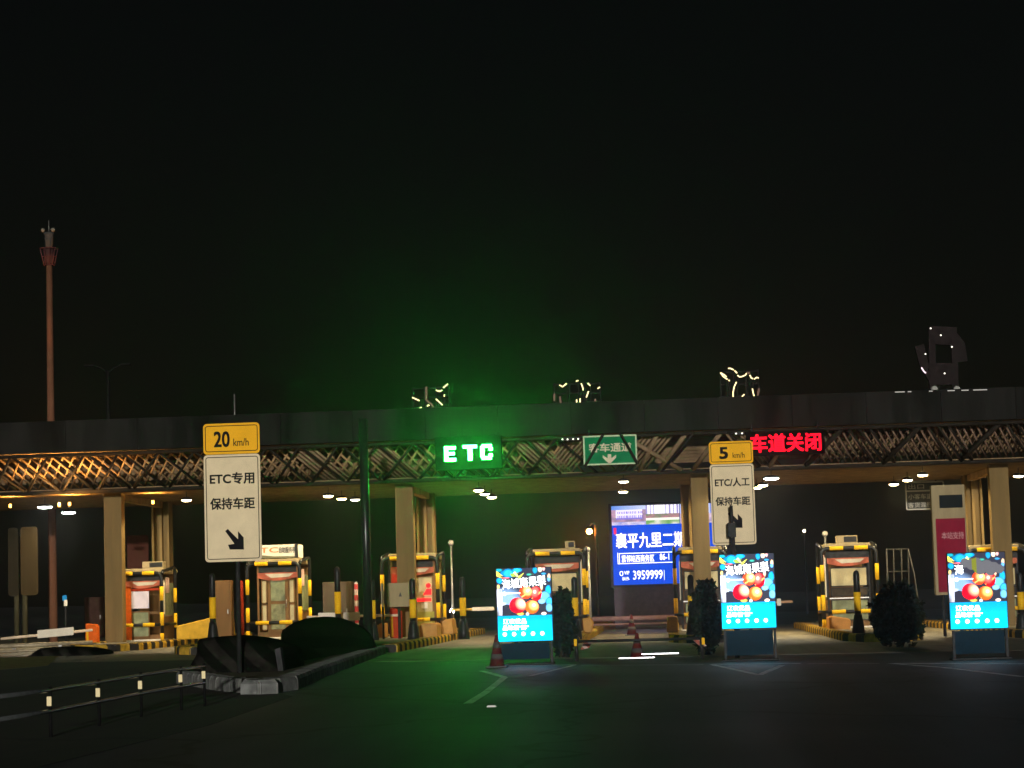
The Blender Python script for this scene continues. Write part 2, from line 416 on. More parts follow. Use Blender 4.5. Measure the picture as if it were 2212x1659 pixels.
for px_ in (350, 921, 1492, 2104):                                # rear columns, H sections
    xx = P(px_, 1150, 85.5).x
    MB().box(xx-.33, xx-.25, 85.2, 85.9, zg(xx)+.1, ZB).box(xx+.25, xx+.33, 85.2, 85.9, zg(xx)+.1, ZB).box(xx-.25, xx+.25, 85.5, 85.6, zg(xx)+.1, ZB).box(xx-.05, xx+.05, 85.25, 85.5, zg(xx)+.1, ZB).build('column', STONE, can)
xx = P(2104,1050,85.5).x; x2 = P(2169,1050,77.9).x
for px_ in (245,877,1518,2169):
    xf = P(px_,1250,77.9).x; MB().box(xf-.12, xf+.12, 78.4, 85.2, ZB-.22, ZB-.002).build('beam', RIB, can)

# canopy lamps: hung discs under the soffit
LAMPM = glow('lamp glass warm', (1, .78, .36), 40); LAMPW = glow('lamp glass white', (.95, .98, .9), 45)
lamps = [(97,1095,'w','white disc lamp under the far left end of the canopy, left of the pink mast'),
 (148,1107,'w','white disc lamp under the canopy just right of the pink mast'),
 (403,1080,'y','small warm disc lamp just left of the twenty speed sign'),
 (709,1071,'y','warm disc lamp, leftmost of the cluster left of the front steel pole'),
 (738,1077,'y','warm disc lamp in the middle of the cluster left of the front steel pole'),
 (767,1079,'d','dim white disc lamp touching the front steel pole'),
 (1034,1059,'y','warm disc lamp, upper left of the row under the glowing ETC sign'),
 (1047,1067,'d','dim disc lamp, middle of the row under the glowing ETC sign'),
 (1062,1074,'y','warm disc lamp, lower right of the row under the glowing ETC sign'),
 (1347,1040,'d','white disc lamp, upper one of the pair above the blue billboard'),
 (1346,1062,'y','warm disc lamp, lower one of the pair above the blue billboard'),
 (1666,1033,'w','large white disc lamp right of the five speed sign'),
 (1648,1048,'y','warm disc lamp, middle of the row beside the five speed sign'),
 (1635,1053,'y','warm disc lamp touching the right edge of the five speed sign'),
 (1993,1026,'y','warm disc lamp nearest the tall red panel, uppermost of its row'),
 (1960,1037,'y','warm disc lamp just above the black route sign'),
 (1931,1046,'y','warm disc lamp left of the black route sign'),
 (2200,1028,'y','warm disc lamp at the right edge, right of the last column')]
LAMP_E = 920
LAMPD = glow('lamp glass dim', (1, .9, .7), 12)
for px_, py_, k, lb in lamps:
    p = PZ(px_, py_, 5.14 if k != 'w' else 5.06)
    p.y = min(max(p.y, 77), 87.6)
    p = P(px_, py_, p.y)
    r = .17 if k != 'w' else .25
    o = thing('canopy_lamp', p, lb, 'lamp', 'lamps under the canopy')
    MB().lathe(p, [(r*.5,.10),(r*1.1,.05),(r*1.15,.012),(r*1.02,.0)], 20).build('housing', DARK, o)
    MB().lathe(p, [(r,.002),(r,-.012),(r*.7,-.05),(.01,-.06)], 20).build('glass', LAMPM if k=='y' else LAMPW if k=='w' else LAMPD, o)
    if k != 'd':
        ld = bpy.data.lights.new('lamp_light', 'SPOT'); ld.energy = LAMP_E; ld.color = (1,.78,.42) if k == 'y' else (1,.86,.60)
        ld.spot_size = R(162); ld.spot_blend = .25; ld.shadow_soft_size = .12
        lo_ = bpy.data.objects.new('lamp_light', ld); C.objects.link(lo_); lo_.parent = o; lo_.location = (0,0,-.09); lo_.rotation_euler = (R(12),0,0)
    MB().tube([(p.x,p.y,p.z+.09),(p.x,p.y,ZB+.02)], .015, 6).build('stem', DARK, o)

# sodium flood lamps at the left, some added to give the orange light there
def point_light(name, loc, col, e, parent, r=.06, cone=165, aim=(0,0,1)):
    ld = bpy.data.lights.new(name, 'SPOT'); ld.spot_size = R(cone); ld.spot_blend = .4; ld.color = col; ld.energy = e; ld.shadow_soft_size = r
    o = bpy.data.objects.new(name, ld); C.objects.link(o); o.parent = parent
    q = parent
    o.location = Vector(loc) - Vector(q.location); o.rotation_euler = Vector(aim).to_track_quat('-Z', 'Y').to_euler(); return o
def lamp_fix(px_, py_, Y, lb, col, e, s=.1):
    p = P(px_, py_, Y); o = thing('flood_lamp', p, lb, 'lamp')
    MB().box(p.x-s, p.x+s, p.y+.02, p.y+.14, p.z-.05, p.z+.1).build('housing', DARK, o)
    MB().box(p.x-s*.85, p.x+s*.85, p.y+.0, p.y+.018, p.z-.04, p.z+.08).build('glass', glow('sodium glass', (1,.45,.06), 14), o)
    return o, p
fl, fp = lamp_fix(128, 1092, 75.7, 'small sodium flood lamp on the lower canopy chord at far left', None, None, .05)
point_light('sodium_light', (fp.x, fp.y-.04, fp.z+.02), (1,.52,.16), 1300, fl)
fl, fp = lamp_fix(150, 1090, 77.6, 'small added sodium lamp under the canopy edge, between the two left disc lamps', None, None, .05)  # added to spread orange light over the soffit
point_light('sodium_light', (fp.x, fp.y, fp.z+.12), (1,.50,.10), 420, fl, cone=172)
fl, fp = lamp_fix(330, 1086, 78.4, 'small added sodium lamp under the canopy edge, right of the leftmost column', None, None, .05)  # added to carry the orange light further along the soffit
point_light('sodium_light', (fp.x, fp.y, fp.z+.12), (1,.52,.12), 260, fl, cone=172)
fl, fp = lamp_fix(22, 1094, 77.6, 'small sodium lamp under the canopy edge at the left picture border', None, None, .05)
point_light('sodium_light', (fp.x, fp.y, fp.z+.12), (1,.52,.12), 260, fl, cone=172)

# ------------------------------------------------------------------ toll booths
BANR = mat('red and cream banner', (.42,.12,.07), .5, var=.4, scale=2)
BANC = mat('cream banner field', (.5,.46,.36), .5, var=.2, scale=2)
def booth(key, x0p, x1p, ytop, lb, style, depth=2.3, ac=None):
    Y = 80.0
    x0, x1 = P(x0p, 1300, Y).x, P(x1p, 1300, Y).x
    cx = (x0+x1)/2; zb = zg(cx)+.15; zt = P((x0p+x1p)/2, ytop, Y).z; H = zt-zb; W = x1-x0
    o = thing('toll_booth', (cx, Y, zb), lb, 'toll booth', 'toll booths on the islands')
    Z = lambda f: zt - f*H
    t = .07
    for xa in (x0, x1-t):
        for ya in (Y, Y+depth-t): MB().box(xa, xa+t, ya, ya+t, zb+.1, Z(.08)).build('corner_post', BROWN if style != 'window' else DARK, o)
    MB().box(x0+t, x1-t, Y+.02, Y+.05, zb+.1, Z(.90)).box(x0+.02, x0+.05, Y+t, Y+depth-t, zb+.1, Z(.66)).box(x1-.05, x1-.02, Y+t, Y+depth-t, zb+.1, Z(.66)).box(x0+t, x1-t, Y+depth-.05, Y+depth-.02, zb+.1, Z(.08)).build('wall', BROWN, o)
    MB().box(x0-.03, x1+.03, Y-.05, Y+depth+.05, zb, zb+.1).build('plinth', WHITE, o, .01)
    r = MB(); e = .06
    r.box(x0-e, x1+e, Y-.1, Y+depth+.1, Z(.075), Z(0)); r.build('roof', CREAM, o, .06)
    MB().box(x0+t, x1-t, Y+.015, Y+.06, Z(.19), Z(.078)).build('lintel', DARK, o)
    # banner with a swept lower edge
    poly = [(x0+t*.5, Z(.17)), (x1-t*.5, Z(.17))] + [(x1-t*.5-(W-t)*k/10, Z(.25)+.05-.13*math.sin(math.pi*k/10)*(.6+.4*k/10)) for k in range(11)]
    MB().prism(poly, Y-.06, Y-.015).build('banner', BANR, o)
    poly = [(x0+W*.2, Z(.185)), (x1-W*.12, Z(.185)), (x1-W*.22, Z(.225)), (x0+W*.35, Z(.235))]
    MB().prism(poly, Y-.066, Y-.061).build('banner_field', BANC, o)
    def window(xa, xb, za, zb_, pane, fr=DARK, name='window', y=Y):
        f = MB(); q = .035
        f.box(xa, xb, y-.02, y+.015, za-q, za).box(xa, xb, y-.02, y+.015, zb_, zb_+q).box(xa, xa+q, y-.02, y+.015, zb_, za-q).box(xb-q, xb, y-.02, y+.015, zb_, za-q)
        fo = f.build(name, fr, o); MB().box(xa+q, xb-q, y-.005, y+.01, zb_, za-q).build('pane', pane, fo); return fo
    if style == 'window':
        window(x0+W*.08, x1-W*.06, Z(.28), Z(.505), BLIND)
        window(x0+W*.08, x1-W*.06, Z(.515), Z(.62), mat('dim interior glass', (.07,.055,.04), .15, var=.5, scale=5))
        MB().box(x0+t, x1-t, Y-.03, Y+.01, Z(.645), Z(.632)).build('sill', GALV, o)
        window(x0+W*.08, x1-W*.06, Z(.652), Z(.9), GLASSG)
    elif style == 'door':
        window(x0+W*.10, x0+W*.24, Z(.26), Z(.55), BLIND, BROWN); window(x0+W*.10, x0+W*.24, Z(.56), Z(.88), BLIND, BROWN)
        window(x0+W*.76, x0+W*.90, Z(.26), Z(.55), BLIND, BROWN); window(x0+W*.76, x0+W*.90, Z(.56), Z(.88), BLIND, BROWN)
        d = MB().box(x0+W*.25, x0+W*.75, Y-.015, Y+.012, Z(.9), Z(.25)).build('door', BROWN, o)
        MB().box(x0+W*.33, x0+W*.67, Y-.024, Y-.016, Z(.52), Z(.27)).build('pane', GLASSG, d)
        MB().box(x0+W*.33, x0+W*.67, Y-.024, Y-.016, Z(.87), Z(.56)).build('pane', mat('lower door glass', (.24,.24,.13), .2, var=.45, scale=4), d)
        MB().tube([(x0+W*.70,Y-.05,Z(.6)),(x0+W*.70,Y-.05,Z(.5))], .015, 6).build('handle', GALV, d)
    elif style == 'orange':
        MB().box(x0+.0, x0+.21, Y-.03, Y+.012, Z(.98), Z(.17)).build('door_frame', ORG, o)
        MB().box(x0+.22, x0+.85, Y-.03, Y-.01, Z(.54), Z(.31)).build('notice', mat('pale lilac notice', (.62,.56,.62), .5, var=.05), o)
        window(x0+.22, x0+.85, Z(.58), Z(.93), GLASSG, BROWN)
        MB().box(x0+.2, x1-.05, Y-.03, Y-.012, Z(.30), Z(.27)).build('trim', REDP, o)
    elif style == 'led':
        window(x0+W*.06, x0+W*.5, Z(.3), Z(.6), BLIND, BROWN); window(x0+W*.55, x0+W*.95, Z(.28), Z(.72), BLIND, BROWN)
        MB().box(x0+W*.02, x0+W*.30, Y-.05, Y-.03, Z(.42), Z(.16)).build('red_panel', mat('red banner cloth', (.55,.06,.04), .6, var=.3), o)
        LR = glow('red signal', (1,.012,.015), 3.0); cxp = x0+W*.83
        led = MB().prism([(cxp-.16,Z(.50)),(cxp+.13,Z(.50)),(cxp+.13,Z(.43)),(cxp-.03,Z(.43))], Y-.05, Y-.035).ball((cxp+.03,Y-.04,Z(.39)), .085, 6)
        led.box(cxp-.38, cxp+.12, Y-.05, Y-.035, Z(.575), Z(.54)); led.build('signal', LR, o)
        MB().box(x0+W*.68, x0+W*.82, Y-.05, Y-.035, Z(.66), Z(.59)).build('notice', WHITE, o)
        MB().box(x0+W*.5, x1-.05, Y-.16, Y-.03, Z(.87), Z(.70)).build('counter', mat('olive box', (.36,.32,.07), .5, var=.15), o)
    # side wall toward the lane: glazed strip and a hung notice
    side = x1 if x0p < 1430 else x0; sg = 1 if x0p < 1430 else -1
    s = MB(); xa, xb = sorted((side-.005*sg, side+.012*sg)); s.box(xa, xb, Y+.35, Y+depth-.3, Z(.64), Z(.2)); s.build('side_window', GLASSG, o)
    s = MB(); xa, xb = sorted((side+.014*sg, side+.03*sg)); s.box(xa, xb, Y+.5, Y+1.1, Z(.34), Z(.13)); s.build('side_notice', mat('pink and blue notice', (.62,.42,.38), .5, var=.3, scale=3), o)
    s = MB(); xa, xb = sorted((side+.014*sg, side+.04*sg)); s.box(xa, xb, Y+.1, Y+.3, Z(.62), Z(.16)); s.build('side_frame', WHITE, o)
    if ac:
        a0, a1, z0, z1 = rect(*ac, Y+.8)
        z0 = Z(0)+.001
        q = MB().box(a0, a1, Y+.6, Y+1.1, z0, z1).build('air_conditioner', CREAM, o, .015)
        MB().box(a0+(a1-a0)*.35, a1-.03, Y+.585, Y+.598, z0+.05, z1-.04).build('grille', DARK, q)
    return o, (x0, x1, zb, zt)
booths = {}
booths['A'] = booth('A', 271, 350, 1228, 'leftmost toll booth, with an orange door post and a lilac notice', 'orange', ac=(310,1213,355,1228))
booths['B'] = booth('B', 556, 646, 1207, 'toll booth carrying a white lettered lightbox on its roof', 'door')
booths['C'] = booth('C', 845, 941, 1195, 'toll booth with red glowing symbols, partly behind a tan column', 'led')
booths['D'] = booth('D', 1157, 1255, 1185, 'grey toll booth behind the leftmost lit advert screen', 'window', ac=(1221,1169,1242,1185))
booths['E'] = booth('E', 1472, 1560, 1181, 'toll booth mostly hidden behind the column beside the blue billboard', 'window')
booths['F'] = booth('F', 1788, 1882, 1173, 'toll booth with pale blinds behind the striped post, right of the middle advert screen', 'window', ac=(1806,1157,1851,1173))
booths['G'] = booth('G', 2103, 2203, 1176, 'rightmost toll booth, behind the right advert screen and last column', 'window')
# lightbox on booth B
bo, (bx0, bx1, bzb, bzt) = booths['B']
a0, a1, z0, z1 = rect(540, 1177, 641, 1204, 80.2)
lb_ = MB().box(a0, a1, 80.2, 81.6, bzt+.03, z1).build('lightbox', WHITE, bo, .02)
textpx('ETC', 548, 1183, 601, 1194, 80.196, mat('faded orange letters', (.65,.22,.08), .6, var=0), 'lettering', lb_, bold=.01)
textpx('自助服务亭', 603, 1181, 638, 1194, 80.196, mat('dark brown letters', (.06,.05,.03), .6, var=0), 'lettering', lb_, bold=.02)
MB().prism([(a0, bzt+.03+.0), (a1, bzt+.035), (a1, bzt+.08), (a0+(a1-a0)*.5, bzt+.10), (a0, bzt+.2)], 80.19, 80.197).build('swoosh', mat('grey green swoosh', (.16,.16,.10), .5, var=.1), lb_)
MB().box(a1-.06, a1+.05, 80.15, 80.19, bzt+.03, z1+.01).build('frame', DARK, lb_)

# bent pipe guards round the booths
def guard(key, lb, yf=79.2, yr=81.4, extra_rear=True):
    o_, (x0, x1, zb, zt) = booths[key]
    xa, xb = x0-.2, x1+.17; zf = zt-.18; zr = zt+.02; r = .065; cr_ = .22
    o = thing('pipe_guard', ((xa+xb)/2, yf, zb), lb, 'guard rail', 'pipe guards round the toll booths')
    def arc(x, z, sx, n=5): return [(x+sx*cr_*(1-math.cos(math.pi/2*i/n)), yf, z-cr_+cr_*math.sin(math.pi/2*i/n)) for i in range(n+1)]
    f = MB()
    f.tube([(xa,yf,zb)] + arc(xa, zf, 1) + arc(xb, zf, -1)[::-1] + [(xb,yf,zb)], r, 10)
    f.tube([(xa,yf,zb+.62),(xb,yf,zb+.62)], r*.9, 10)
    for x in (xa, xb):
        f.tube([(x,yr,zb),(x,yr,zr-.15),(x,yr-.06,zr-.03),(x,yr-.2,zr),(x,yf+.25,zf+.06),(x,yf+.05,zf-.05)], r*.9, 10)
        f.tube([(x,yf,zb+.62),(x,yr,zb+.62)], r*.8, 8)
    f.build('pipe', BLK, o)
    def band(a, b, rr): MB().tube([a, b], rr*1.06, 12).build('band', YEL, o)
    Hh = zf-zb
    for x in (xa, xb):
        for (q0, q1) in ((.60,.80),(.24,.43),(.03,.13)): band((x,yf,zb+Hh*q0),(x,yf,zb+Hh*q1), r)
    rx = xb if x0 < -1.5 else xa
    for (q0, q1) in ((.57,.78),(.2,.41)): band((rx,yr,zb+Hh*q0),(rx,yr,zb+Hh*q1), r*.9)
    L = xb-xa
    for z, rr in ((zf, r), (zb+.62, r*.9)):
        band((xa+L*.15,yf,z),(xa+L*.40,yf,z), rr); band((xa+L*.60,yf,z),(xa+L*.85,yf,z), rr)
    return o
guard('A', 'black and yellow pipe guard at the leftmost booth with the orange post')
guard('B', 'black and yellow pipe guard round the booth with the roof lightbox')
guard('C', 'black and yellow pipe guard round the booth with red glowing symbols')
guard('D', 'black and yellow pipe guard behind the leftmost lit advert screen')
guard('E', 'black and yellow pipe guard straddled by the column beside the blue billboard')
guard('F', 'black and yellow pipe guard round the pale blind booth right of the middle advert')
guard('G', 'black and yellow pipe guard at the rightmost booth behind the last column')

# anti-collision bollards
def bollard0():
    p = Vector((0,0,0)); o = thing('bollard', p, 'x', 'bollard', 'striped bollards before the booths'); r = .098
    MB().lathe(p, [(r,.0),(r,1.95),(r*.96,2.04),(r*.75,2.09),(r*.4,2.12),(.01,2.13)], 20).build('post', BLK, o)
    MB().lathe(p, [(r+.008,.80),(r+.008,1.42)], 20).build('band', YEL, o)
    MB().lathe(p, [(r+.11,0),(r+.085,.25),(r+.035,.6),(r+.014,.7)], 20).build('sleeve', BLK, o)
    return o
bl = [(458,1238,72.5,'striped bollard before the brown cabinet, left of the twenty speed sign'),
 (728,1224,75,'striped bollard before the grey cabinet, left of the front steel pole'),
 (803,1251,73,'striped bollard just right of the front steel pole'),
 (890,1249,73,'striped bollard with a flared sleeve before the tan column, beside the pale panel'),
 (998,1246,76,'striped bollard standing alone between the red symbol booth and the left advert'),
 (1240,1246,72,'striped bollard half hidden by the bush right of the left advert screen'),
 (1491,1241,72,'striped bollard left of the dark bush beside the middle advert screen'),
 (1849,1232,70,'striped bollard before the pale blind booth'),
 (2202,1235,70,'striped bollard at the right edge beside the last column')]
b0 = bollard0()
for i, (px_, yt, Y, lb) in enumerate(bl):
    o = b0 if i == 0 else copy_tree(b0)
    p = P(px_, yt, Y); zb = zg(p.x)+.12
    o.location = (p.x, Y, zb); s = (p.z-zb)/2.13; o.scale = (1,1,s); o['label'] = lb

# ------------------------------------------------------------------ speed signs on the island noses
SYEL = mat('yellow sign sheet', (.90,.46,.025), .4, var=.06, scale=3)
SWHT = mat('white sign sheet', (.76,.63,.40), .4, var=.06, scale=3)
SBLK = mat('black sign lettering', (.012,.012,.014), .5, var=0)
def rrect(x0, x1, z0, z1, r, n=5):
    pts = []
    for cx, cz, a in ((x1-r,z1-r,0),(x0+r,z1-r,90),(x0+r,z0+r,180),(x1-r,z0+r,270)):
        for i in range(n+1): t = R(a+90*i/n); pts.append((cx+r*math.cos(t), cz+r*math.sin(t)))
    return pts
def ring(mb, x0, x1, z0, z1, r, wd, y0, y1):
    o_ = rrect(x0,x1,z0,z1,r); i_ = rrect(x0+wd,x1-wd,z0+wd,z1-wd,max(.005,r-wd)); n = len(o_); a = len(mb.v)
    mb.v += [(x,y0,z) for x,z in o_]+[(x,y0,z) for x,z in i_]+[(x,y1,z) for x,z in o_]+[(x,y1,z) for x,z in i_]
    for k in range(n):
        j = (k+1)%n
        mb.f += [[a+k,a+j,a+n+j,a+n+k],[a+2*n+k,a+3*n+k,a+3*n+j,a+2*n+j],[a+k,a+2*n+k,a+2*n+j,a+j],[a+n+k,a+n+j,a+3*n+j,a+3*n+k]]; mb.sm += [False]*4
def speed_sign(x0p, x1p, yt, ym, yb, Y, num, line1, lb, poleps, arrowc):
    x0, x1, z0, z1 = rect(x0p, yt, x1p, yb, Y); zm = P((x0p+x1p)/2, ym, Y).z; W = x1-x0
    px_ = P(poleps, 1300, Y).x
    o = thing('speed_sign', (px_, Y, zg(px_)+.15), lb, 'road sign', 'lane speed signs')
    MB().tube([(px_,Y+.09,zg(px_)+.1),(px_,Y+.09,z1-.05)], .045, 12).build('pole', DARK, o)
    for zc in (z0+.35, z1-.3): MB().box(px_-.2, px_+.2, Y+.022, Y+.05, zc-.03, zc+.03).build('clamp', GALV, o)
    a = MB().prism(rrect(x0, x1, zm+.004, z1, .07), Y, Y+.02).build('speed_panel', SYEL, o)
    r1 = MB(); ring(r1, x0+.035, x1-.035, zm+.05, z1-.04, .05, .014, Y-.004, Y-.001); r1.build('border', SBLK, a)
    b = MB().prism(rrect(x0, x1, z0, zm-.004, .07), Y, Y+.02).build('lane_panel', SWHT, o)
    r2 = MB(); ring(r2, x0+.035, x1-.035, z0+.045, zm-.045, .05, .014, Y-.004, Y-.001); r2.build('border', SBLK, b)
    hz = z1-zm; cz = zm+hz*.49
    text(num, x0+W*.33, cz, W*(.27 if len(num)>1 else .18), hz*.49, Y-.001, SBLK, 'lettering', a, bold=.03)
    text('km/h', x0+W*.67, cz-hz*.11, W*.27, hz*.24, Y-.001, SBLK, 'lettering', a, bold=.008)
    H = zm-z0
    text(line1, (x0+x1)/2, zm-H*.225, W*.78, H*.105, Y-.001, SBLK, 'lettering', b, bold=.03)
    text('保持车距', (x0+x1)/2, zm-H*.46, W*.78, H*.105, Y-.001, SBLK, 'lettering', b, bold=.03)
    ax, az = x0+W*arrowc[0], zm-H*arrowc[1]; s = W*.15      # arrow pointing down right
    pts = [(-1.05,1.05),(-.75,1.3),(.45,.05),(.45,1.0),(1.1,.25),(1.1,-1.15),(-.55,-1.1),(-.75,-.55),(.0,-.45)]
    MB().prism([(ax+x*s, az+z*s) for x, z in pts], Y-.006, Y-.001).build('arrow', SBLK, b)
    return o
speed_sign(441, 563, 914, 981, 1213, 42, '20', 'ETC专用', 'tall sign reading 20 km/h over a white ETC panel, on the left nose', 513, (.52,.80))
speed_sign(1535, 1630, 953, 1002, 1177, 53.5, '5', 'ETC/人工', 'tall sign reading 5 km/h, above the middle advert screen', 1592, (.53,.70))
# dark camera pole standing in front of the second sign
p = P(1592, 1400, 53.1); o = thing('camera_pole', (p.x, 53.1, zg(p.x)), 'dark thin camera pole crossing in front of the 5 km/h sign', 'pole')
zt = P(1591, 1092, 53.1).z; zc = P(1591, 1140, 53.1).z
MB().tube([(p.x,53.1,zg(p.x)),(p.x,53.1,zc)], .055, 10).tube([(p.x,53.1,zc),(p.x-.01,53.1,zt)], .04, 10).build('pole', DARK, o)
MB().box(p.x-.11, p.x+.08, 53.0, 53.25, zc-.22, zc+.12).build('camera_box', DARK, o, .02)
# steel pole on the island
p = G(797, 1408); o = thing('steel_pole', (p.x, p.y, zg(p.x)), 'tall dark plain steel pole standing on the kerbed nose island', 'pole')
zt = P(783, 905, p.y).z
MB().tube([(p.x,p.y,zg(p.x)),(p.x-.02,p.y,zt)], .135, 14, .125).build('shaft', mat('dark glossy pole', (.02,.02,.02), .3, metal=.4, var=.2, spec=.5), o)
MB().lathe((p.x,p.y,zg(p.x)+.15), [(.26,0),(.26,.03),(.15,.05)], 16).build('base_plate', DARK, o)

# ------------------------------------------------------------------ overhead lane signs
def lane_box(name, x0p, y0p, x1p, y1p, Y, lb, m, depth=.25):
    x0, x1, z0, z1 = rect(x0p, y0p, x1p, y1p, Y)
    o = thing(name, ((x0+x1)/2, Y, z0), lb, 'lane sign', 'overhead lane signs')
    MB().box(x0, x1, Y, Y+depth, z0, z1).build('cabinet', m, o, .02)
    for xx in (x0+.2, x1-.2): MB().tube([(xx, Y+depth*.5, z1-.02), (xx, Y+depth*.5, ZT+.1)], .03, 8).build('hanger', DARK, o)
    return o, (x0, x1, z0, z1)
GRN = glow('green led', (.02, 1, .07), 175)
o, (x0,x1,z0,z1) = lane_box('lane_sign', 940, 942, 1084, 1014, 73.6, 'black lane display glowing green with the letters ETC', mat('black led panel', (.003,.003,.003), .5, var=.1))
def seg(name, pxs, parent, Y):
    m = MB()
    for a in pxs: xa, xb, za, zb = rect(*a, Y); m.box(xa, xb, Y-.015, Y-.002, za, zb)
    return m.build(name, GRN, parent)
seg('letter', [(960,964.5,968,996.5),(968,964.5,984,971),(968,977,982,983),(968,990,985,996.5)], o, 73.6)
seg('letter', [(1000,961.5,1030,968),(1011,968,1020,994.5)], o, 73.6)
seg('letter', [(1038,964,1046,988),(1041,960,1062,966.5),(1056,966.5,1064,973),(1041,986,1062,992.5),(1056,980,1064,986)], o, 73.6)
REDL = glow('red led', (1, .001, .014), 3.4)
o, (x0,x1,z0,z1) = lane_box('lane_sign', 1612, 930, 1782, 982, 73.6, 'black lane display with red glowing characters, right of the five speed sign', _m['black led panel'])
textpx('车道关闭', 1622, 937, 1773, 975, 73.598, REDL, 'lettering', o, bold=.03)
# green static sign with two canopy struts crossing before it
SGRN = mat('green sign sheet', (.01,.20,.075), .4, var=.15, scale=2)
o, (x0,x1,z0,z1) = lane_box('lane_sign', 1260, 940, 1376, 1004, 74.0, 'green lane sign with a white border and a down arrow', SGRN, .06)
CRM = mat('cream sign letters', (.72,.62,.44), .5, var=.1)
rr = MB(); ring(rr, x0+.0, x1-.0, z0, z1, .04, .05, 73.985, 73.996); rr.build('border', mat('pale green white border', (.55,.66,.42), .5, var=.15), o)
textpx('客车通道', 1272, 957, 1364, 976, 73.996, CRM, 'lettering', o, bold=.022)
ax, az, s = P(1317, 992, 74).x, P(1317, 992, 74).z, .018*74/78
def ap(px_, py_): q = P(px_, py_, 74); return (q.x, q.z)
MB().prism([ap(1312.5,981),ap(1320,981),ap(1321,990),ap(1331,982),ap(1331,988),ap(1317,1003),ap(1302,989),ap(1302,983),ap(1312.5,990)], 73.985, 73.996).build('arrow', CRM, o)
for q, (a, b) in enumerate((((1303,938),(1263,1008)),((1340,936),(1378,1003)))):
    A = P(*a, 73.85); B = P(*b, 73.85); MB().tube([A,B], .045, 8).build('strut', TRUSSD, can)
# tiny led rows beside the signs
DOT = glow('white led dot', (1,.95,.8), 2.2)
for pts, lb in ((((1215,949),(1226,949),(1238,948.5),(1249,948)), 'row of four tiny white indicator lights left of the green lane sign'), (((1590,936.5),(1603,936)), 'pair of tiny white indicator lights left of the red lane display')):
    q = P(*pts[0], 74.2); o = thing('indicator_light', q, lb, 'light')
    a, b = P(*pts[0], 74.2), P(*pts[-1], 74.2)
    MB().box(a.x-.06, b.x+.06, 74.22, 74.3, min(a.z,b.z)-.04, max(a.z,b.z)+.05).build('bar', DARK, o)
    for p_ in pts: MB().ball(P(*p_, 74.2), .028, 5).build('bulb', DOT, o)

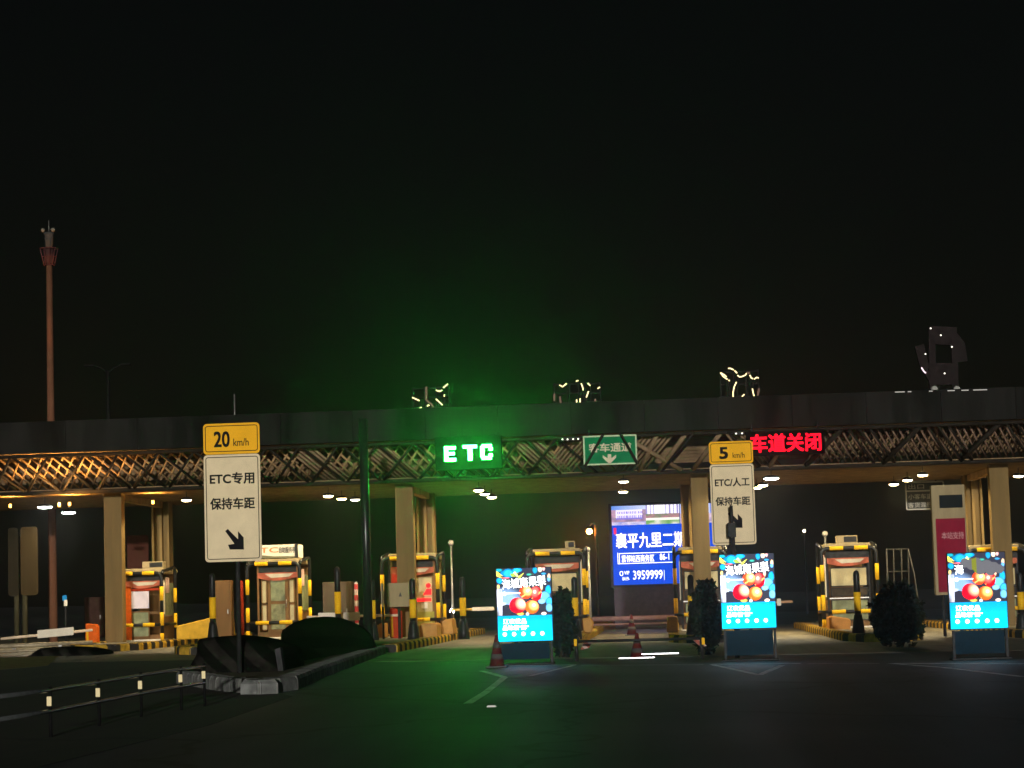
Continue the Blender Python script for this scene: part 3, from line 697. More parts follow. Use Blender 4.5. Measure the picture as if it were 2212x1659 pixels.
# ------------------------------------------------------------------ LED advert screens
def hsh(i, j): 
    v = math.sin(i*127.1+j*311.7)*43758.5453; return v-math.floor(v)
def vn(u, v, s):
    u *= s; v *= s; i, j = math.floor(u), math.floor(v); a, b = u-i, v-j; a = a*a*(3-2*a); b = b*b*(3-2*b)
    return (hsh(i,j)*(1-a)+hsh(i+1,j)*a)*(1-b)+(hsh(i,j+1)*(1-a)+hsh(i+1,j+1)*a)*b
def mixc(a, b, t): t = max(0, min(1, t)); return tuple(x+(y-x)*t for x, y in zip(a, b))
def advert(u, v):
    if v > .648:
        t = (v-.648)/.352
        c = mixc((0,.30,.60), (0,.66,.86), t**1.2)
        if u < .012 or u > .988 or v > .99: c = (0,.22,.40)
        return c
    c = (.022,.024,.04)
    d = math.hypot((u-.16)/.30, (v-.43)/.17)
    c = mixc(c, (.20,.34,.60), (1.15-d)*1.6) if d < 1.15 else c
    n = vn(u*1.0, v*1.35, 9)
    if d < 1.1: c = mixc(c, (.8,.8,.85), (n-.55)*2.2)
    if v < .64 and u < .1 and v > .28 and d < 1.4: c = mixc(c, (.9,.9,1), vn(u,v,16))
    for (eu, ev, ru, rv, col) in ((.22,.065,.13,.068,(0,.28,.62)),(.38,.028,.1,.035,(0,.32,.7)),(.055,.165,.055,.04,(0,.3,.62)),(.05,.02,.06,.02,(0,.3,.4)),
        (.71,.04,.045,.045,(0,.25,.55)),(.60,.09,.06,.02,(.02,.25,.2)),(.87,.085,.05,.014,(.02,.22,.5)),(.96,.13,.03,.05,(.75,.5,.3)),(.955,.165,.03,.03,(.1,.35,.8)),
        (.945,.31,.055,.07,(0,.32,.68)),(.88,.40,.10,.07,(.1,.45,.9)),(.96,.46,.07,.06,(.03,.38,.75)),(.82,.46,.07,.035,(.2,.5,.85)),(.95,.55,.06,.06,(.12,.4,.7)),
        (.82,.255,.03,.06,(.9,.55,.35)),(.03,.245,.025,.03,(.9,.62,.2)),(.17,.13,.08,.012,(.8,.12,.15)),(.22,.62,.06,.028,(.55,.5,.06)),(.42,.625,.07,.022,(.5,.35,.05)),
        (.85,.63,.05,.02,(.95,.7,.6)),(.8,.02,.04,.045,(.85,.7,.5)),(.87,.015,.025,.03,(.8,.4,.4)),(.55,.63,.03,.02,(.8,.8,.8))):
        q = math.hypot((u-eu)/ru, (v-ev)/rv) + .35*(vn(u,v,14)-.5)
        if q < 1: c = mixc(col, tuple(x*.45 for x in col), (q-.72)*4) if q > .72 else mixc(col, tuple(min(1.4,x*1.5+.03) for x in col), vn(u,v,11)*.7)
    for (a, b, col) in (((.0,.05),(.11,.10),(.85,.78,.1)),((.0,.085),(.1,.125),(.75,.6,.1)),((.28,.085),(.40,.065),(.2,.4,.04)),((.34,.065),(.42,.135),(.95,.9,.3)),((.42,.125),(.5,.07),(.6,.62,.08)),((.3,.1),(.36,.11),(.3,.42,.06))):
        ux, vy = b[0]-a[0], b[1]-a[1]; t = max(0,min(1,((u-a[0])*ux+(v-a[1])*vy)/(ux*ux+vy*vy)))
        if math.hypot(u-a[0]-t*ux, (v-a[1]-t*vy)*1.35) < .019*(1.25-t): c = col
    if math.hypot((u-.17)/.15,(v-.585)/.09) < 1 and u > .09: c = (.02,.02,.035)
    for (eu, ev, ru, rv, lo, hi, hx) in ((.715,.355,.108,.098,(.75,.0,.01),(1.3,.25,.2),-.2),(.53,.335,.118,.088,(1.1,.06,.01),(1.4,1.0,.35),.35),
        (.635,.535,.126,.092,(1.15,.12,.01),(1.4,1.0,.3),.3),(.375,.51,.152,.108,(1.0,.0,.015),(1.4,.9,.55),.55)):
        a, b = (u-eu)/ru, (v-ev)/rv; q = a*a+b*b
        if q < 1:
            hgl = math.hypot(a-hx, b+.25); c = mixc(hi, lo, hgl*1.15-.05)
            if hgl < .3: c = mixc((1.6,1.5,1.1), c, hgl/.3)
            if .12 < a*.5+b*.8 < .35 and vn(u,v,10) > .45: c = mixc(c, (1.3,.55,.15), .7)
            if q > .9: c = tuple(x*.5 for x in c)
    return c
TW = glow('white screen lettering', (.9,.97,1), 4.5)
def led_poster(x0p, y0p, x1p, y1p, Y, lb, full=True, glowk=2.7):
    x0, x1, z0, z1 = rect(x0p, y0p, x1p, y1p, Y); W, H = x1-x0, z1-z0; cx = (x0+x1)/2; g = zg(cx)
    o = thing('advert_screen', (cx, Y, g), lb, 'advert screen', 'lit advert screens in the lanes')
    MB().box(x0-.014, x1+.014, Y+.004, Y+.14, z0-.014, z1+.014).build('cabinet', DARK, o, .01)
    f = lambda u, v: advert(u, v)
    if not full:
        def f(u, v):
            c = advert(u, v)
            for (eu, ev, r) in ((.3,.13,.08),(.42,.15,.1),(.56,.2,.12),(.68,.17,.1),(.8,.2,.1),(.9,.22,.08),(.5,.13,.09),(.74,.24,.09)):
                if math.hypot(u-eu, (v-ev)*1.35) < r: c = mixc((.09,.09,.10), (.14,.15,.015), 1 if .42 < u < .5 else 0)
            return c
    screen_mesh('screen', x0, x1, z0, z1, Y, 110, 148, f, o, glowk)
    U = lambda u: x0+W*u
    V = lambda v: z1-H*v
    yt = Y-.004
    if full: text('海城南果梨', U(.50), V(.195), W*.80, H*.135, yt, TW, 'lettering', o, bold=.012, rot=R(4.5))
    else: text('海', U(.19), V(.215), W*.15, H*.125, yt, TW, 'lettering', o, bold=.012, rot=R(4.5))
    text('辽农优品', U(.315), V(.725), W*.42, H*.07, yt, TW, 'lettering', o, bold=.02)
    text('品味领“鲜”', U(.33), V(.812), W*.47, H*.068, yt, TW, 'lettering', o, bold=.02)
    mb = MB()
    for u in (.125,.295,.465,.64,.81):
        poly = [(U(u)+.037*W*math.cos(2*math.pi*k/18), V(.9)+.037*W*math.sin(2*math.pi*k/18)) for k in range(18)]
        mb.prism(poly, Y-.006, Y-.001)
    mb.box(U(.10), U(.43), Y-.006, Y-.001, V(.348), V(.335)); 
    mb.prism([(U(.14)+.035*W*math.cos(2*math.pi*k/18), V(.345)+.035*W*math.sin(2*math.pi*k/18)) for k in range(18)], Y-.007, Y-.0015)
    mb.build('emblem', TW, o)
    # stand
    for xx in (x0+.03, x1-.06): MB().box(xx, xx+.05, Y+.03, Y+.09, g, z0-.03).build('leg', DARK, o)
    MB().box(x0+.08, x1-.08, Y+.05, Y+.07, g+.12, z0-.04).build('skirt', TEAL, o)
    MB().box(x0-.02, x1+.02, Y-.18, Y+.32, g, g+.04).build('base', DARK, o, .01)
    return o
led_poster(1074, 1227, 1192, 1385, 50.5, 'lit fruit advert screen, leftmost of three, beside the tall striped cone')
led_poster(1557, 1197, 1674, 1357, 50.5, 'lit fruit advert screen under the 5 km/h sign, middle of three', True, 3.0)
led_poster(2050, 1194, 2174, 1358, 48.5, 'rightmost lit fruit advert screen, its title covered by grey spots', False, 2.4)

# ------------------------------------------------------------------ blue LED billboard behind the lanes
YBB = 100.0
x0, x1, z0, z1 = rect(1323, 1090, 1546, 1261, YBB)
bb = thing('billboard', ((x0+x1)/2, YBB, zg(x0)), 'big blue lit billboard with white writing behind the middle lane', 'billboard')
MB().box(x0-.12, x1+.12, YBB+.01, YBB+.6, z0-.1, z1+.12).build('cabinet', DARK, bb)
MB().box(x0, x1, YBB+.1, YBB+.5, zg(x0), z0-.1).build('plinth', mat('dark purple plinth', (.07,.055,.07), .6, var=.3), bb)
def bpic(u, v):
    if v > .245: return (0, .075, .80) if not (.015 < u < .045 and .28 < v < .36) else (1.2,.02,.15)
    t = v/.245
    if u < .33:
        if t < .22: return mixc((.12,.3,.85),(.8,.85,1.1), u*2.5)
        if t < .72 and .045 < u < .30: return (1.1,1.0,1.3) if (int(u*110)%2 and t < .62) or abs(t-.47) < .05 or t < .3 else (.28,.22,.75)
        return mixc((.75,.4,.55),(.28,.2,.35), vn(u*3,t,9)) if t < .85 else mixc((.9,.75,.9),(.3,.35,.8), vn(u*3,t,12))
    if u < .335: return (.05,.04,.2)
    if u < .655:
        if t < .45: return (1.2,1.15,1.3) if (int(u*80)%3 or .42 < u < .5) else (.4,.35,.7)
        if t < .68: return mixc((.6,.22,.3),(.15,.28,.14), vn(u*4,t,8))
        if t < .78: return (1.1,1.1,.95)
        return mixc((.2,.45,.12),(.95,.9,.8), vn(u*3,t,6)*1.3-.4 + (u-.4))
    if u < .665: return (.05,.06,.3)
    if t < .5: return (.22,.28,.75) if int(u*70)%2 else (.6,.7,1.15)
    return mixc((.95,.7,.85),(.4,.3,.5), vn(u*3,t,9))
screen_mesh('screen', x0, x1, z0, z1, YBB, 120, 98, bpic, bb, 1.15)
LW = glow('white billboard lettering', (1,.95,1), 2.4); LG = glow('gold billboard lettering', (1,.86,.62), 2.6)
yb = YBB-.012
def bt(body, u0, v0, u1, v1, m, **k): return text(body, x0+(x1-x0)*(u0+u1)/2, z1-(z1-z0)*(v0+v1)/2, (x1-x0)*(u1-u0), (z1-z0)*(v1-v0), yb, m, 'lettering', bb, **k)
WB = 1552-1323.0
def bz(zx): return ((2380+zx/4.365)/1.8228-1323)/WB
bt('襄平九里二期', .035, .345, .70, .535, LG, bold=.022)
bt('紧邻站西商务区', .085, .625, .40, .715, LW, bold=.02)
bt('86-1', .455, .62, .545, .70, LW, bold=.012)
bt('3959999', .19, .825, .475, .935, LW, bold=.012)
bt('VIP', .105, .825, .155, .87, LW, bold=.015); bt('0419-', .085, .90, .155, .945, LW, bold=.015)
fr = MB(); XB = lambda u: x0+(x1-x0)*u; ZB_ = lambda v: z1-(z1-z0)*v
fr.box(XB(.06),XB(.58),yb-.01,yb,ZB_(.607),ZB_(.598)).box(XB(.045),XB(.58),yb-.01,yb,ZB_(.735),ZB_(.726)).box(XB(.045),XB(.051),yb-.01,yb,ZB_(.726),ZB_(.59)).box(XB(.06),XB(.066),yb-.01,yb,ZB_(.726),ZB_(.607))
fr.box(XB(.49),XB(.494),yb-.01,yb,ZB_(.95),ZB_(.825)); ring(fr, XB(.06), XB(.095), ZB_(.885), ZB_(.825), .07, .03, yb-.01, yb)
fr.build('scroll_frame', LW, bb)

# ------------------------------------------------------------------ tall red panel and black route sign at right
Y = 72
x0, x1, z0, z1 = rect(2016, 1047, 2089, 1285, Y)
o = thing('price_panel', ((x0+x1)/2, Y, z0), 'tall cream cabinet with a dark window over a red lettered panel', 'panel')
MB().box(x0, x1, Y, Y+.35, z0, z1).build('cabinet', CREAM, o, .02)
MB().box(x0+.1, x1-.04, Y-.012, Y-.002, z0+.09, P(2050,1120,Y).z).build('red_panel', mat('dark red panel', (.24,.014,.035), .45, var=.15, scale=2), o)
a = rect(2029, 1069, 2079, 1097, Y); MB().box(a[0], a[1], Y-.012, Y-.002, a[2], a[3]).build('window', mat('dark display glass', (.015,.018,.02), .25, var=.2), o)
textpx('本站支持', 2034, 1149, 2082, 1164, Y-.013, mat('dull pink letters', (.55,.30,.30), .6, var=.1), 'lettering', o, bold=.012)
for xx in (x0+.25, x1-.25): MB().tube([(xx,Y+.2,zg(xx)),(xx,Y+.2,z0+.05)], .05, 8).build('leg', DARK, o)
Y = 90
x0, x1, z0, z1 = rect(1956, 1040, 2040, 1101, Y)
o = thing('route_sign', ((x0+x1)/2, Y, z0), 'black route sign with a thin white frame, left of the tall red panel', 'road sign')
MB().box(x0, x1, Y, Y+.06, z0, z1).build('panel', mat('dark sign board', (.022,.024,.024), .6, var=.15), o)
GW = mat('grey white lettering', (.42,.42,.38), .5, var=.1)
rr = MB(); ring(rr, x0, x1, z0, z1, .08, .05, Y-.02, Y-.004); rr.box(x0+.05, x1-.05, Y-.02, Y-.004, P(1998,1060,Y).z-.03, P(1998,1060,Y).z+.03); rr.build('border', GW, o)
textpx('小客车道', 1962, 1067, 2014, 1078, Y-.004, GW, 'lettering', o, bold=.012); textpx('客货混行', 1962, 1085, 2014, 1096, Y-.004, GW, 'lettering', o, bold=.012)
textpx('出口', 1962, 1046, 1996, 1056, Y-.004, GW, 'lettering', o, bold=.012)
for xx in (x0+.3, x1-.3): MB().tube([(xx,Y+.1,z1-.1),(xx,Y+.1,ZTOP-.2)], .03, 6).build('hanger', DARK, o)

# ------------------------------------------------------------------ dark island noses (streamlined, with arched stripes)
NOSE = stripe_mat('faded dark nose stripes', (.006,.0058,.0052), (.021,.019,.016), 'X', .55, .8, slant=1.1)
def nose(lb, pts_px, Y0, Y1, far=0):
    q = pts_px; N_ = len(q); sm_ = []
    for i in range(N_):
        p0, p1, p2, p3 = q[i-1], q[i], q[(i+1)%N_], q[(i+2)%N_]
        for t in (0, .25, .5, .75):
            sm_.append(tuple(.5*(2*p1[k]+(p2[k]-p0[k])*t+(2*p0[k]-5*p1[k]+4*p2[k]-p3[k])*t*t+(3*p1[k]-p0[k]-3*p2[k]+p3[k])*t**3) for k in (0,1)))
    xa_, xb_ = min(a for a, b in sm_), max(a for a, b in sm_)
    pr = [P(a, b, Y0+far*(a-xa_)/(xb_-xa_)) for a, b in sm_]; ax = sum(p.x for p in pr)/len(pr); zb = min(p.z for p in pr)
    o = thing('island_nose', (ax, Y0, zb), lb, 'crash barrier', 'dark island noses')
    m = MB(); rings = [(Y0-.62,.45),(Y0-.56,.62),(Y0-.44,.79),(Y0-.28,.91),(Y0-.1,.98),(Y0+.1,1),(Y0+(Y1-Y0)*.5,1.0),(Y1,.93)]; n = len(pr)
    for (yy, s) in rings:
        for p in pr: m.v.append((ax+(p.x-ax)*s, p.y+yy-Y0, zb+(p.z-zb)*s))
    for k in range(len(rings)-1):
        for i in range(n):
            j = (i+1)%n; m.f.append([k*n+i,k*n+j,(k+1)*n+j,(k+1)*n+i]); m.sm.append(True)
    m.f.append(list(range(n))); m.f.append([(len(rings)-1)*n+i for i in range(n)]); m.sm += [False,False]
    m.build('shell', NOSE, o)
    return o
o = nose('low dark striped island nose at the foot of the twenty speed sign', [(412,1462),(411,1440),(418,1425),(425,1412),(428,1385),(436,1379),(470,1376),(505,1375),(540,1380),(575,1390),(600,1402),(606,1420),(612,1450),(616,1466)], 43, 46)
a = P(603,1400,43); b = P(617,1458,43)
MB().prism([(P(599,1402,43).x,P(599,1402,43).z),(P(611,1398,43).x,P(611,1398,43).z),(P(619,1458,43).x,P(619,1458,43).z),(P(609,1464,43).x,P(609,1464,43).z)], 42.7, 42.95).build('end_face', mat('pale concrete end', (.05,.05,.052), .8, var=.3, bump=.3), o)
nose('taller dark domed island nose with arched stripes, before the lightbox booth', [(616,1456),(613,1420),(611,1365),(614,1358),(630,1347),(650,1339),(672,1334),(700,1333),(728,1337),(752,1346),(772,1360),(786,1380),(796,1405),(798,1423),(760,1434),(690,1447)], 47.5, 49.5, 11.5)
nose('low dark mound of an island nose at far left below the white boom', [(62,1426),(70,1412),(85,1402),(100,1399),(160,1398),(205,1405),(218,1414),(222,1424)], 68, 70)

# ------------------------------------------------------------------ bushes
LEAF = mat('dark evergreen leaves', (.010,.014,.009), .6, var=.5, scale=12)
def bush(lb, cx, cy, z0, rx, rz, n, seed):
    rg = random.Random(seed); o = thing('bush', (cx, cy, z0), lb, 'bush', 'dark bushes between the lanes')
    m = MB()
    for _ in range(int(n*.6)):
        th = rg.uniform(0, 2*math.pi); ph = math.acos(rg.uniform(-.9, 1)); q = rg.uniform(.55, 1.0)**.6
        lump = 1+.2*math.sin(3*th+seed)*math.sin(4*ph)+.12*math.sin(7*th+2*seed)*math.sin(9*ph+seed)
        if rg.random() < .16: q *= rg.uniform(1, 1.12)
        c = Vector((cx+rx*q*lump*math.sin(ph)*math.cos(th), cy+rx*.8*q*lump*math.sin(ph)*math.sin(th), z0+rz*(1+.95*q*lump*math.cos(ph))))
        a = Vector((rg.gauss(0,1),rg.gauss(0,1),rg.gauss(0,1))).normalized(); b = a.cross(Vector((rg.gauss(0,1),rg.gauss(0,1),rg.gauss(0,1)))).normalized()
        s = rg.uniform(.05,.13); m.quad(c-a*s, c+b*s*.5, c+a*s, c-b*s*.5)
    m.build('foliage', LEAF, o)
    t = MB()
    for k in range(5): t.tube([(cx+rg.uniform(-.1,.1),cy,z0),(cx+rx*.5*math.cos(k*1.3),cy+rx*.4*math.sin(k*1.3),z0+rz*1.2)], .03, 6, .01)
    t.build('stem', mat('dark bark', (.03,.022,.015), .8, var=.2), o)
def bushpx(lb, x0p, y0p, x1p, y1p, Y, n, seed):
    a, b, c, d = rect(x0p, y0p, x1p, y1p, Y); g = zg((a+b)/2); bush(lb, (a+b)/2, Y, g, (b-a)/2, (d-g)/2.0, n, seed)
bushpx('rounded dark bush right of the left advert screen', 1190, 1278, 1240, 1420, 56, 3800, 1)
bushpx('dark bush left of the middle advert screen, below the column', 1494, 1255, 1556, 1420, 56, 4200, 2)
bushpx('largest dark bush, right of the pale blind booth', 1886, 1262, 1992, 1412, 60, 6500, 3)

# ------------------------------------------------------------------ barrier gates
PALE = mat('pale boom paint', (.72,.58,.42), .45, var=.1, scale=3)
def boom_gate(lb, cab, boom, Y, cabm, panel=None, boomr=.045, boomm=None, group='lane barrier gates'):
    A, B = P(*boom[0], Y), P(*boom[1], Y)
    if cab: x0, x1, z0, z1 = rect(*cab, Y); cx = (x0+x1)/2
    else: cx = A.x
    o = thing('barrier_gate', (cx, Y, zg(cx)+.1), lb, 'barrier gate', group)
    if cab:
        z0 = min(z0, zg(cx)+.15)
        MB().prism([(x0,z0),(x1,z0),(x1,z1-.12),(x1-.06,z1-.03),(x0+.02,z1)], Y+.05, Y+.4).build('cabinet', cabm, o, .02)
        MB().box(x0+.05, x0+.12, Y+.03, Y+.049, z0+.1, z1-.2).build('trim', YEL, o)
    else:
        MB().tube([(A.x,Y+.1,zg(A.x)),(A.x,Y+.1,A.z)], .05, 8).build('post', DARK, o)
    MB().tube([A, B], boomr, 10).build('boom', boomm or PALE, o)
    if panel:
        q0, q1, q2, q3 = rect(*panel, Y); sl = (B.z-A.z)/(B.x-A.x)
        def zz(x, z): return z+sl*(x-(q0+q1)/2)
        MB().prism([(q0,zz(q0,q2)),(q1,zz(q1,q2)),(q1,zz(q1,q3)),(q0,zz(q0,q3))], Y-.07, Y-.05).build('panel', WHITE, o)
    return o
boom_gate('orange barrier cabinet with a pale boom reaching to the left edge', (183,1347,209,1400), ((200,1361),(2,1380)), 77, ORG, (82,1358,160,1375))
boom_gate('red barrier cabinet with a pale boom crossing behind the front steel pole', (841,1314,866,1380), ((864,1329),(663,1333)), 76, REDP, (688,1323,778,1341))
boom_gate('yellowish boom reaching from behind the red symbol booth to the left advert', None, ((975,1318),(1068,1315)), 84, REDP, (1020,1311,1067,1319), boomm=mat('yellow boom paint', (.62,.42,.10), .5, var=.1))
boom_gate('short boom tip sticking out right of the middle advert screen', None, ((1620,1304),(1712,1299)), 62, REDP, (1678,1293,1687,1308), boomr=.038, boomm=mat('salmon boom paint', (.62,.34,.18), .5, var=.1))
boom_gate('pinkish boom closing the lane below the blue billboard', None, ((1272,1338),(1457,1333)), 90, REDP, boomr=.10, boomm=mat('pinkish boom paint', (.17,.10,.105), .5, var=.2))
boom_gate('thin lower boom behind the red cone below the blue billboard', None, ((1280,1350),(1440,1346)), 88, REDP, boomr=.04, boomm=_m['pinkish boom paint'])

# low sliding gate closing the centre lane
Yg = 52.5
A, B = P(1240,1386,Yg), P(1520,1379,Yg)
g = thing('lane_gate', ((A.x+B.x)/2, Yg, zg(0)), 'low black sliding gate with shiny bottom rails closing the centre lane', 'gate')
MB().tube([A,B], .035, 10).build('top_rail', BLK, g)
MIR = mat('polished steel rail', (.45,.45,.47), .2, metal=1, var=.1)
for xx in (A.x+.05, B.x-.05):
    MB().tube([(xx,Yg,zg(xx)),(xx,Yg,A.z+.02)], .045, 10).build('post', BLK, g)
for (p_, q_) in (((1386,1412),(1466,1409.5)), ((1337,1421),(1414,1418.5))):
    MB().box(P(*p_,Yg).x, P(*q_,Yg).x, Yg-.1, Yg+.25, P(*p_,Yg).z-.02, P(*p_,Yg).z).build('bottom_rail', MIR, g)
for pp in ((1243,1388),(1519,1385)):
    q = P(*pp, Yg-.06); MB().box(q.x-.035, q.x+.035, Yg-.08, Yg-.055, q.z-.08, q.z+.08).build('reflector', YEL, g, .01)
STR = stripe_mat('red and white board', (.55,.4,.34), (.36,.10,.07), 'X', .22, slant=1)
for (pts) in (((1262,1383),(1281,1383),(1272,1400),(1254,1404)), ((1497,1383),(1512,1381),(1527,1395),(1515,1398))):
    MB().prism([(P(a_,b_,55).x, P(a_,b_,55).z) for a_, b_ in pts], 55, 55.03).build('brace_board', STR, g)

# traffic cones
CR = mat('dark red cone rubber', (.08,.013,.014), .6, var=.25); CW = mat('dull white cone band', (.075,.066,.064), .6, var=.25)
def cone(px_, yt, yb, lb, body=CR, Y=None, fat=1):
    p = G(px_, yb); Y = Y or p.y; p = P(px_, yb, Y); H = P(px_, yt, Y).z - zg(p.x)
    o = thing('traffic_cone', (p.x, Y, zg(p.x)), lb, 'traffic cone', 'traffic cones'); c = (p.x, Y, zg(p.x)); r = .17*fat
    MB().box(p.x-r*1.35, p.x+r*1.35, Y-r*1.35, Y+r*1.35, zg(p.x), zg(p.x)+.04).build('base', BLK, o, .01)
    rad = lambda f: r*(1-f)+.03*f
    MB().lathe(c, [(rad(.05),.04),(rad(1),H*.98),(rad(1)*.6,H)], 18).build('body', body, o)
    for f0, f1 in ((.25,.42),(.6,.78)): MB().lathe(c, [(rad(f0)+.006,H*f0),(rad(f1)+.006,H*f1)], 18).build('band', CW, o)
cone(1074, 1372, 1442, 'tall red and white striped cone at the left foot of the left advert', fat=1.0)
cone(1377, 1367, 1424, 'dark red cone standing in the middle of the low black sliding gate', mat('very dark red rubber', (.09,.012,.012), .6, var=.25))
cone(1365, 1327, 1366, 'red and white cone behind the thin boom below the blue billboard', Y=84, fat=1.1)

# ------------------------------------------------------------------ crash blocks on the islands
CBY = mat('yellow ochre concrete', (.62,.36,.04), .6, var=.2, scale=3); CBT = mat('ochre tan concrete', (.50,.27,.08), .65, var=.2, scale=3); CBO = mat('orange ochre concrete', (.58,.26,.07), .65, var=.15, scale=3)
def block(lb, poly, Y, d, m):
    pts = [P(a, b, Y) for a, b in poly]; cx = sum(p.x for p in pts)/len(pts); zb = min(p.z for p in pts)
    o = MB().prism([(p.x, p.z) for p in pts], Y, Y+d).build('crash_block', m, None, .04)
    off = Vector((cx, Y, zb))
    for v in o.data.vertices: v.co -= off
    o.location = off
    return tag(o, lb, 'crash block', 'painted crash blocks')
block('long yellow crash wedge right of the leftmost booth', [(381,1382),(381,1352),(440,1338),(452,1334),(478,1332),(492,1336),(494,1372),(430,1380)], 79.2, 1.2, CBY)
block('tan crash block at the foot of the tan column by the red symbol booth', [(905,1380),(905,1350),(912,1347),(940,1346),(944,1349),(944,1379)], 76.5, 1.4, CBT)
block('small tan crash block right of the front steel pole', [(815,1378),(813,1352),(822,1346),(832,1346),(832,1378)], 76.4, .8, CBT)
block('yellowish crash block behind the tan one at the red symbol booth', [(950,1374),(950,1344),(962,1338),(975,1336),(980,1370)], 80.6, 1.5, CBT)
block('orange crash block at the foot of the pale blind booth', [(1792,1366),(1790,1334),(1800,1331),(1834,1336),(1838,1340),(1837,1372)], 76.6, 1.2, CBO)
block('pale crash block under the bar behind the low sliding gate', [(1440,1366),(1441,1332),(1462,1331),(1465,1336),(1465,1368)], 75, 1.2, CBT)
block('tan crash block beside the bush right of the left advert', [(1262,1366),(1258,1336),(1274,1334),(1280,1345),(1278,1366)], 75.5, 1.2, CBT)

# ------------------------------------------------------------------ cabinets, panels and small posts
def cabinet(lb, x0p, y0p, x1p, y1p, Y, m, d=.5, name='cabinet', cat='cabinet', ground=True, trim=True):
    x0, x1, z0, z1 = rect(x0p, y0p, x1p, y1p, Y); cx = (x0+x1)/2
    if ground: z0 = zg(cx)+.1
    o = thing(name, (cx, Y, z0), lb, cat)
    MB().box(x0, x1, Y, Y+d, z0, z1).build('body', m, o, .02)
    if trim:
        MB().box(x0+(x1-x0)*.08, x1-(x1-x0)*.08, Y-.012, Y-.001, z0+.15, z1-.1).build('door', m, o, .006)
        MB().box(x1-(x1-x0)*.2, x1-(x1-x0)*.15, Y-.03, Y-.013, (z0+z1)/2-.08, (z0+z1)/2+.08).build('handle', GALV, o)
    return o
cabinet('brown equipment cabinet behind the bollard left of the twenty speed sign', 460, 1254, 499, 1352, 79, BROWN)
cabinet('grey brown equipment cabinet behind the bollard left of the steel pole', 697, 1257, 760, 1328, 80, mat('grey brown paint', (.10,.075,.05), .6, var=.2, streak=True))
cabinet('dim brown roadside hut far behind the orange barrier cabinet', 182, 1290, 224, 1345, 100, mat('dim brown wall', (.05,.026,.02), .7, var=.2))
x0, x1, z0, z1 = rect(835, 1259, 884, 1311, 74.5)
o = thing('back_panel', ((x0+x1)/2, 74.5, zg(x0)), 'square cream panel with a tiny dark mark, beside a bollard', 'panel')
MB().box(x0, x1, 74.5, 74.7, z0, z1).build('board', CREAM, o, .02)
mx_, mz_ = P(864,1284,74.4).x, P(864,1284,74.4).z
MB().prism([(mx_-.05,mz_-.07),(mx_+.05,mz_-.07),(mx_,mz_+.09)], 74.485, 74.498).build('mark', BLK, o)
MB().tube([((x0+x1)/2,74.75,zg(x0)+.1),((x0+x1)/2,74.75,z0+.1)], .05, 8).build('post', DARK, o)
p = P(826, 1300, 74.6); o = thing('height_post', (p.x, 74.6, zg(p.x)), 'thin pale vertical strip post left of the square cream panel', 'post')
MB().box(p.x-.035, p.x+.035, 74.6, 74.66, P(826,1311,74.6).z, P(826,1260,74.6).z).build('strip', WHITE, o); MB().tube([(p.x,74.7,zg(p.x)),(p.x,74.7,P(826,1262,74.6).z)], .04, 8).build('post', BLK, o)
RW = stripe_mat('red and white post paint', (.72,.62,.58), (.55,.06,.07), 'Z', .42)
for px_, yt, yb, Y, lb, m in ((771,1261,1345,86,'thin red and white striped post left of the front steel pole',RW),(523,1258,1348,84,'plain dark red post left of the lightbox booth',REDP)):
    p = P(px_, yb, Y); z = P(px_, yt, Y).z; o = thing('marker_post', (p.x, Y, zg(p.x)), lb, 'post')
    MB().tube([(p.x,Y,zg(p.x)),(p.x,Y,z)], .075, 10).build('post', m, o); MB().ball((p.x,Y,z), .075, 5).build('cap', m, o)

p = G(1062, 1527); o = MB().prism([(-.07,0),(.07,0),(.05,.022),(-.05,.022)], -.05, .05).build('road_stud', mat('worn white stud', (.75,.78,.72), .4, var=.1)); o.location = (p.x, p.y, zg(p.x)); tag(o, 'small pale road stud lying alone on the dark asphalt', 'road stud')
# CCTV / ball camera poles
def ball_pole(px_, yt, Y, lb, r=.11):
    p = P(px_, yt, Y); o = thing('ball_camera', (p.x, Y, zg(p.x)), lb, 'camera', 'ball cameras on poles')
    MB().tube([(p.x,Y,zg(p.x)),(p.x,Y,p.z)], .05, 8, .04).build('pole', GALV, o)
    MB().ball((p.x,Y,p.z+r*.8), r, 8).build('dome', mat('grey dome', (.35,.33,.28), .4, var=.1), o)
    MB().lathe((p.x,Y,p.z-.02), [(.05,0),(r*.9,.05),(r*.95,.1)], 14).build('collar', GALV, o)
ball_pole(974, 1178, 86, 'ball camera on a pole right of the red symbol booth')
ball_pole(1271, 1190, 84, 'ball camera on a pole below the orange street lamp', .08)
ball_pole(1782, 1158, 86, 'ball camera on a pole behind the pale blind booth')
ball_pole(1566, 1188, 80, 'ball camera just above the middle advert screen', .08)

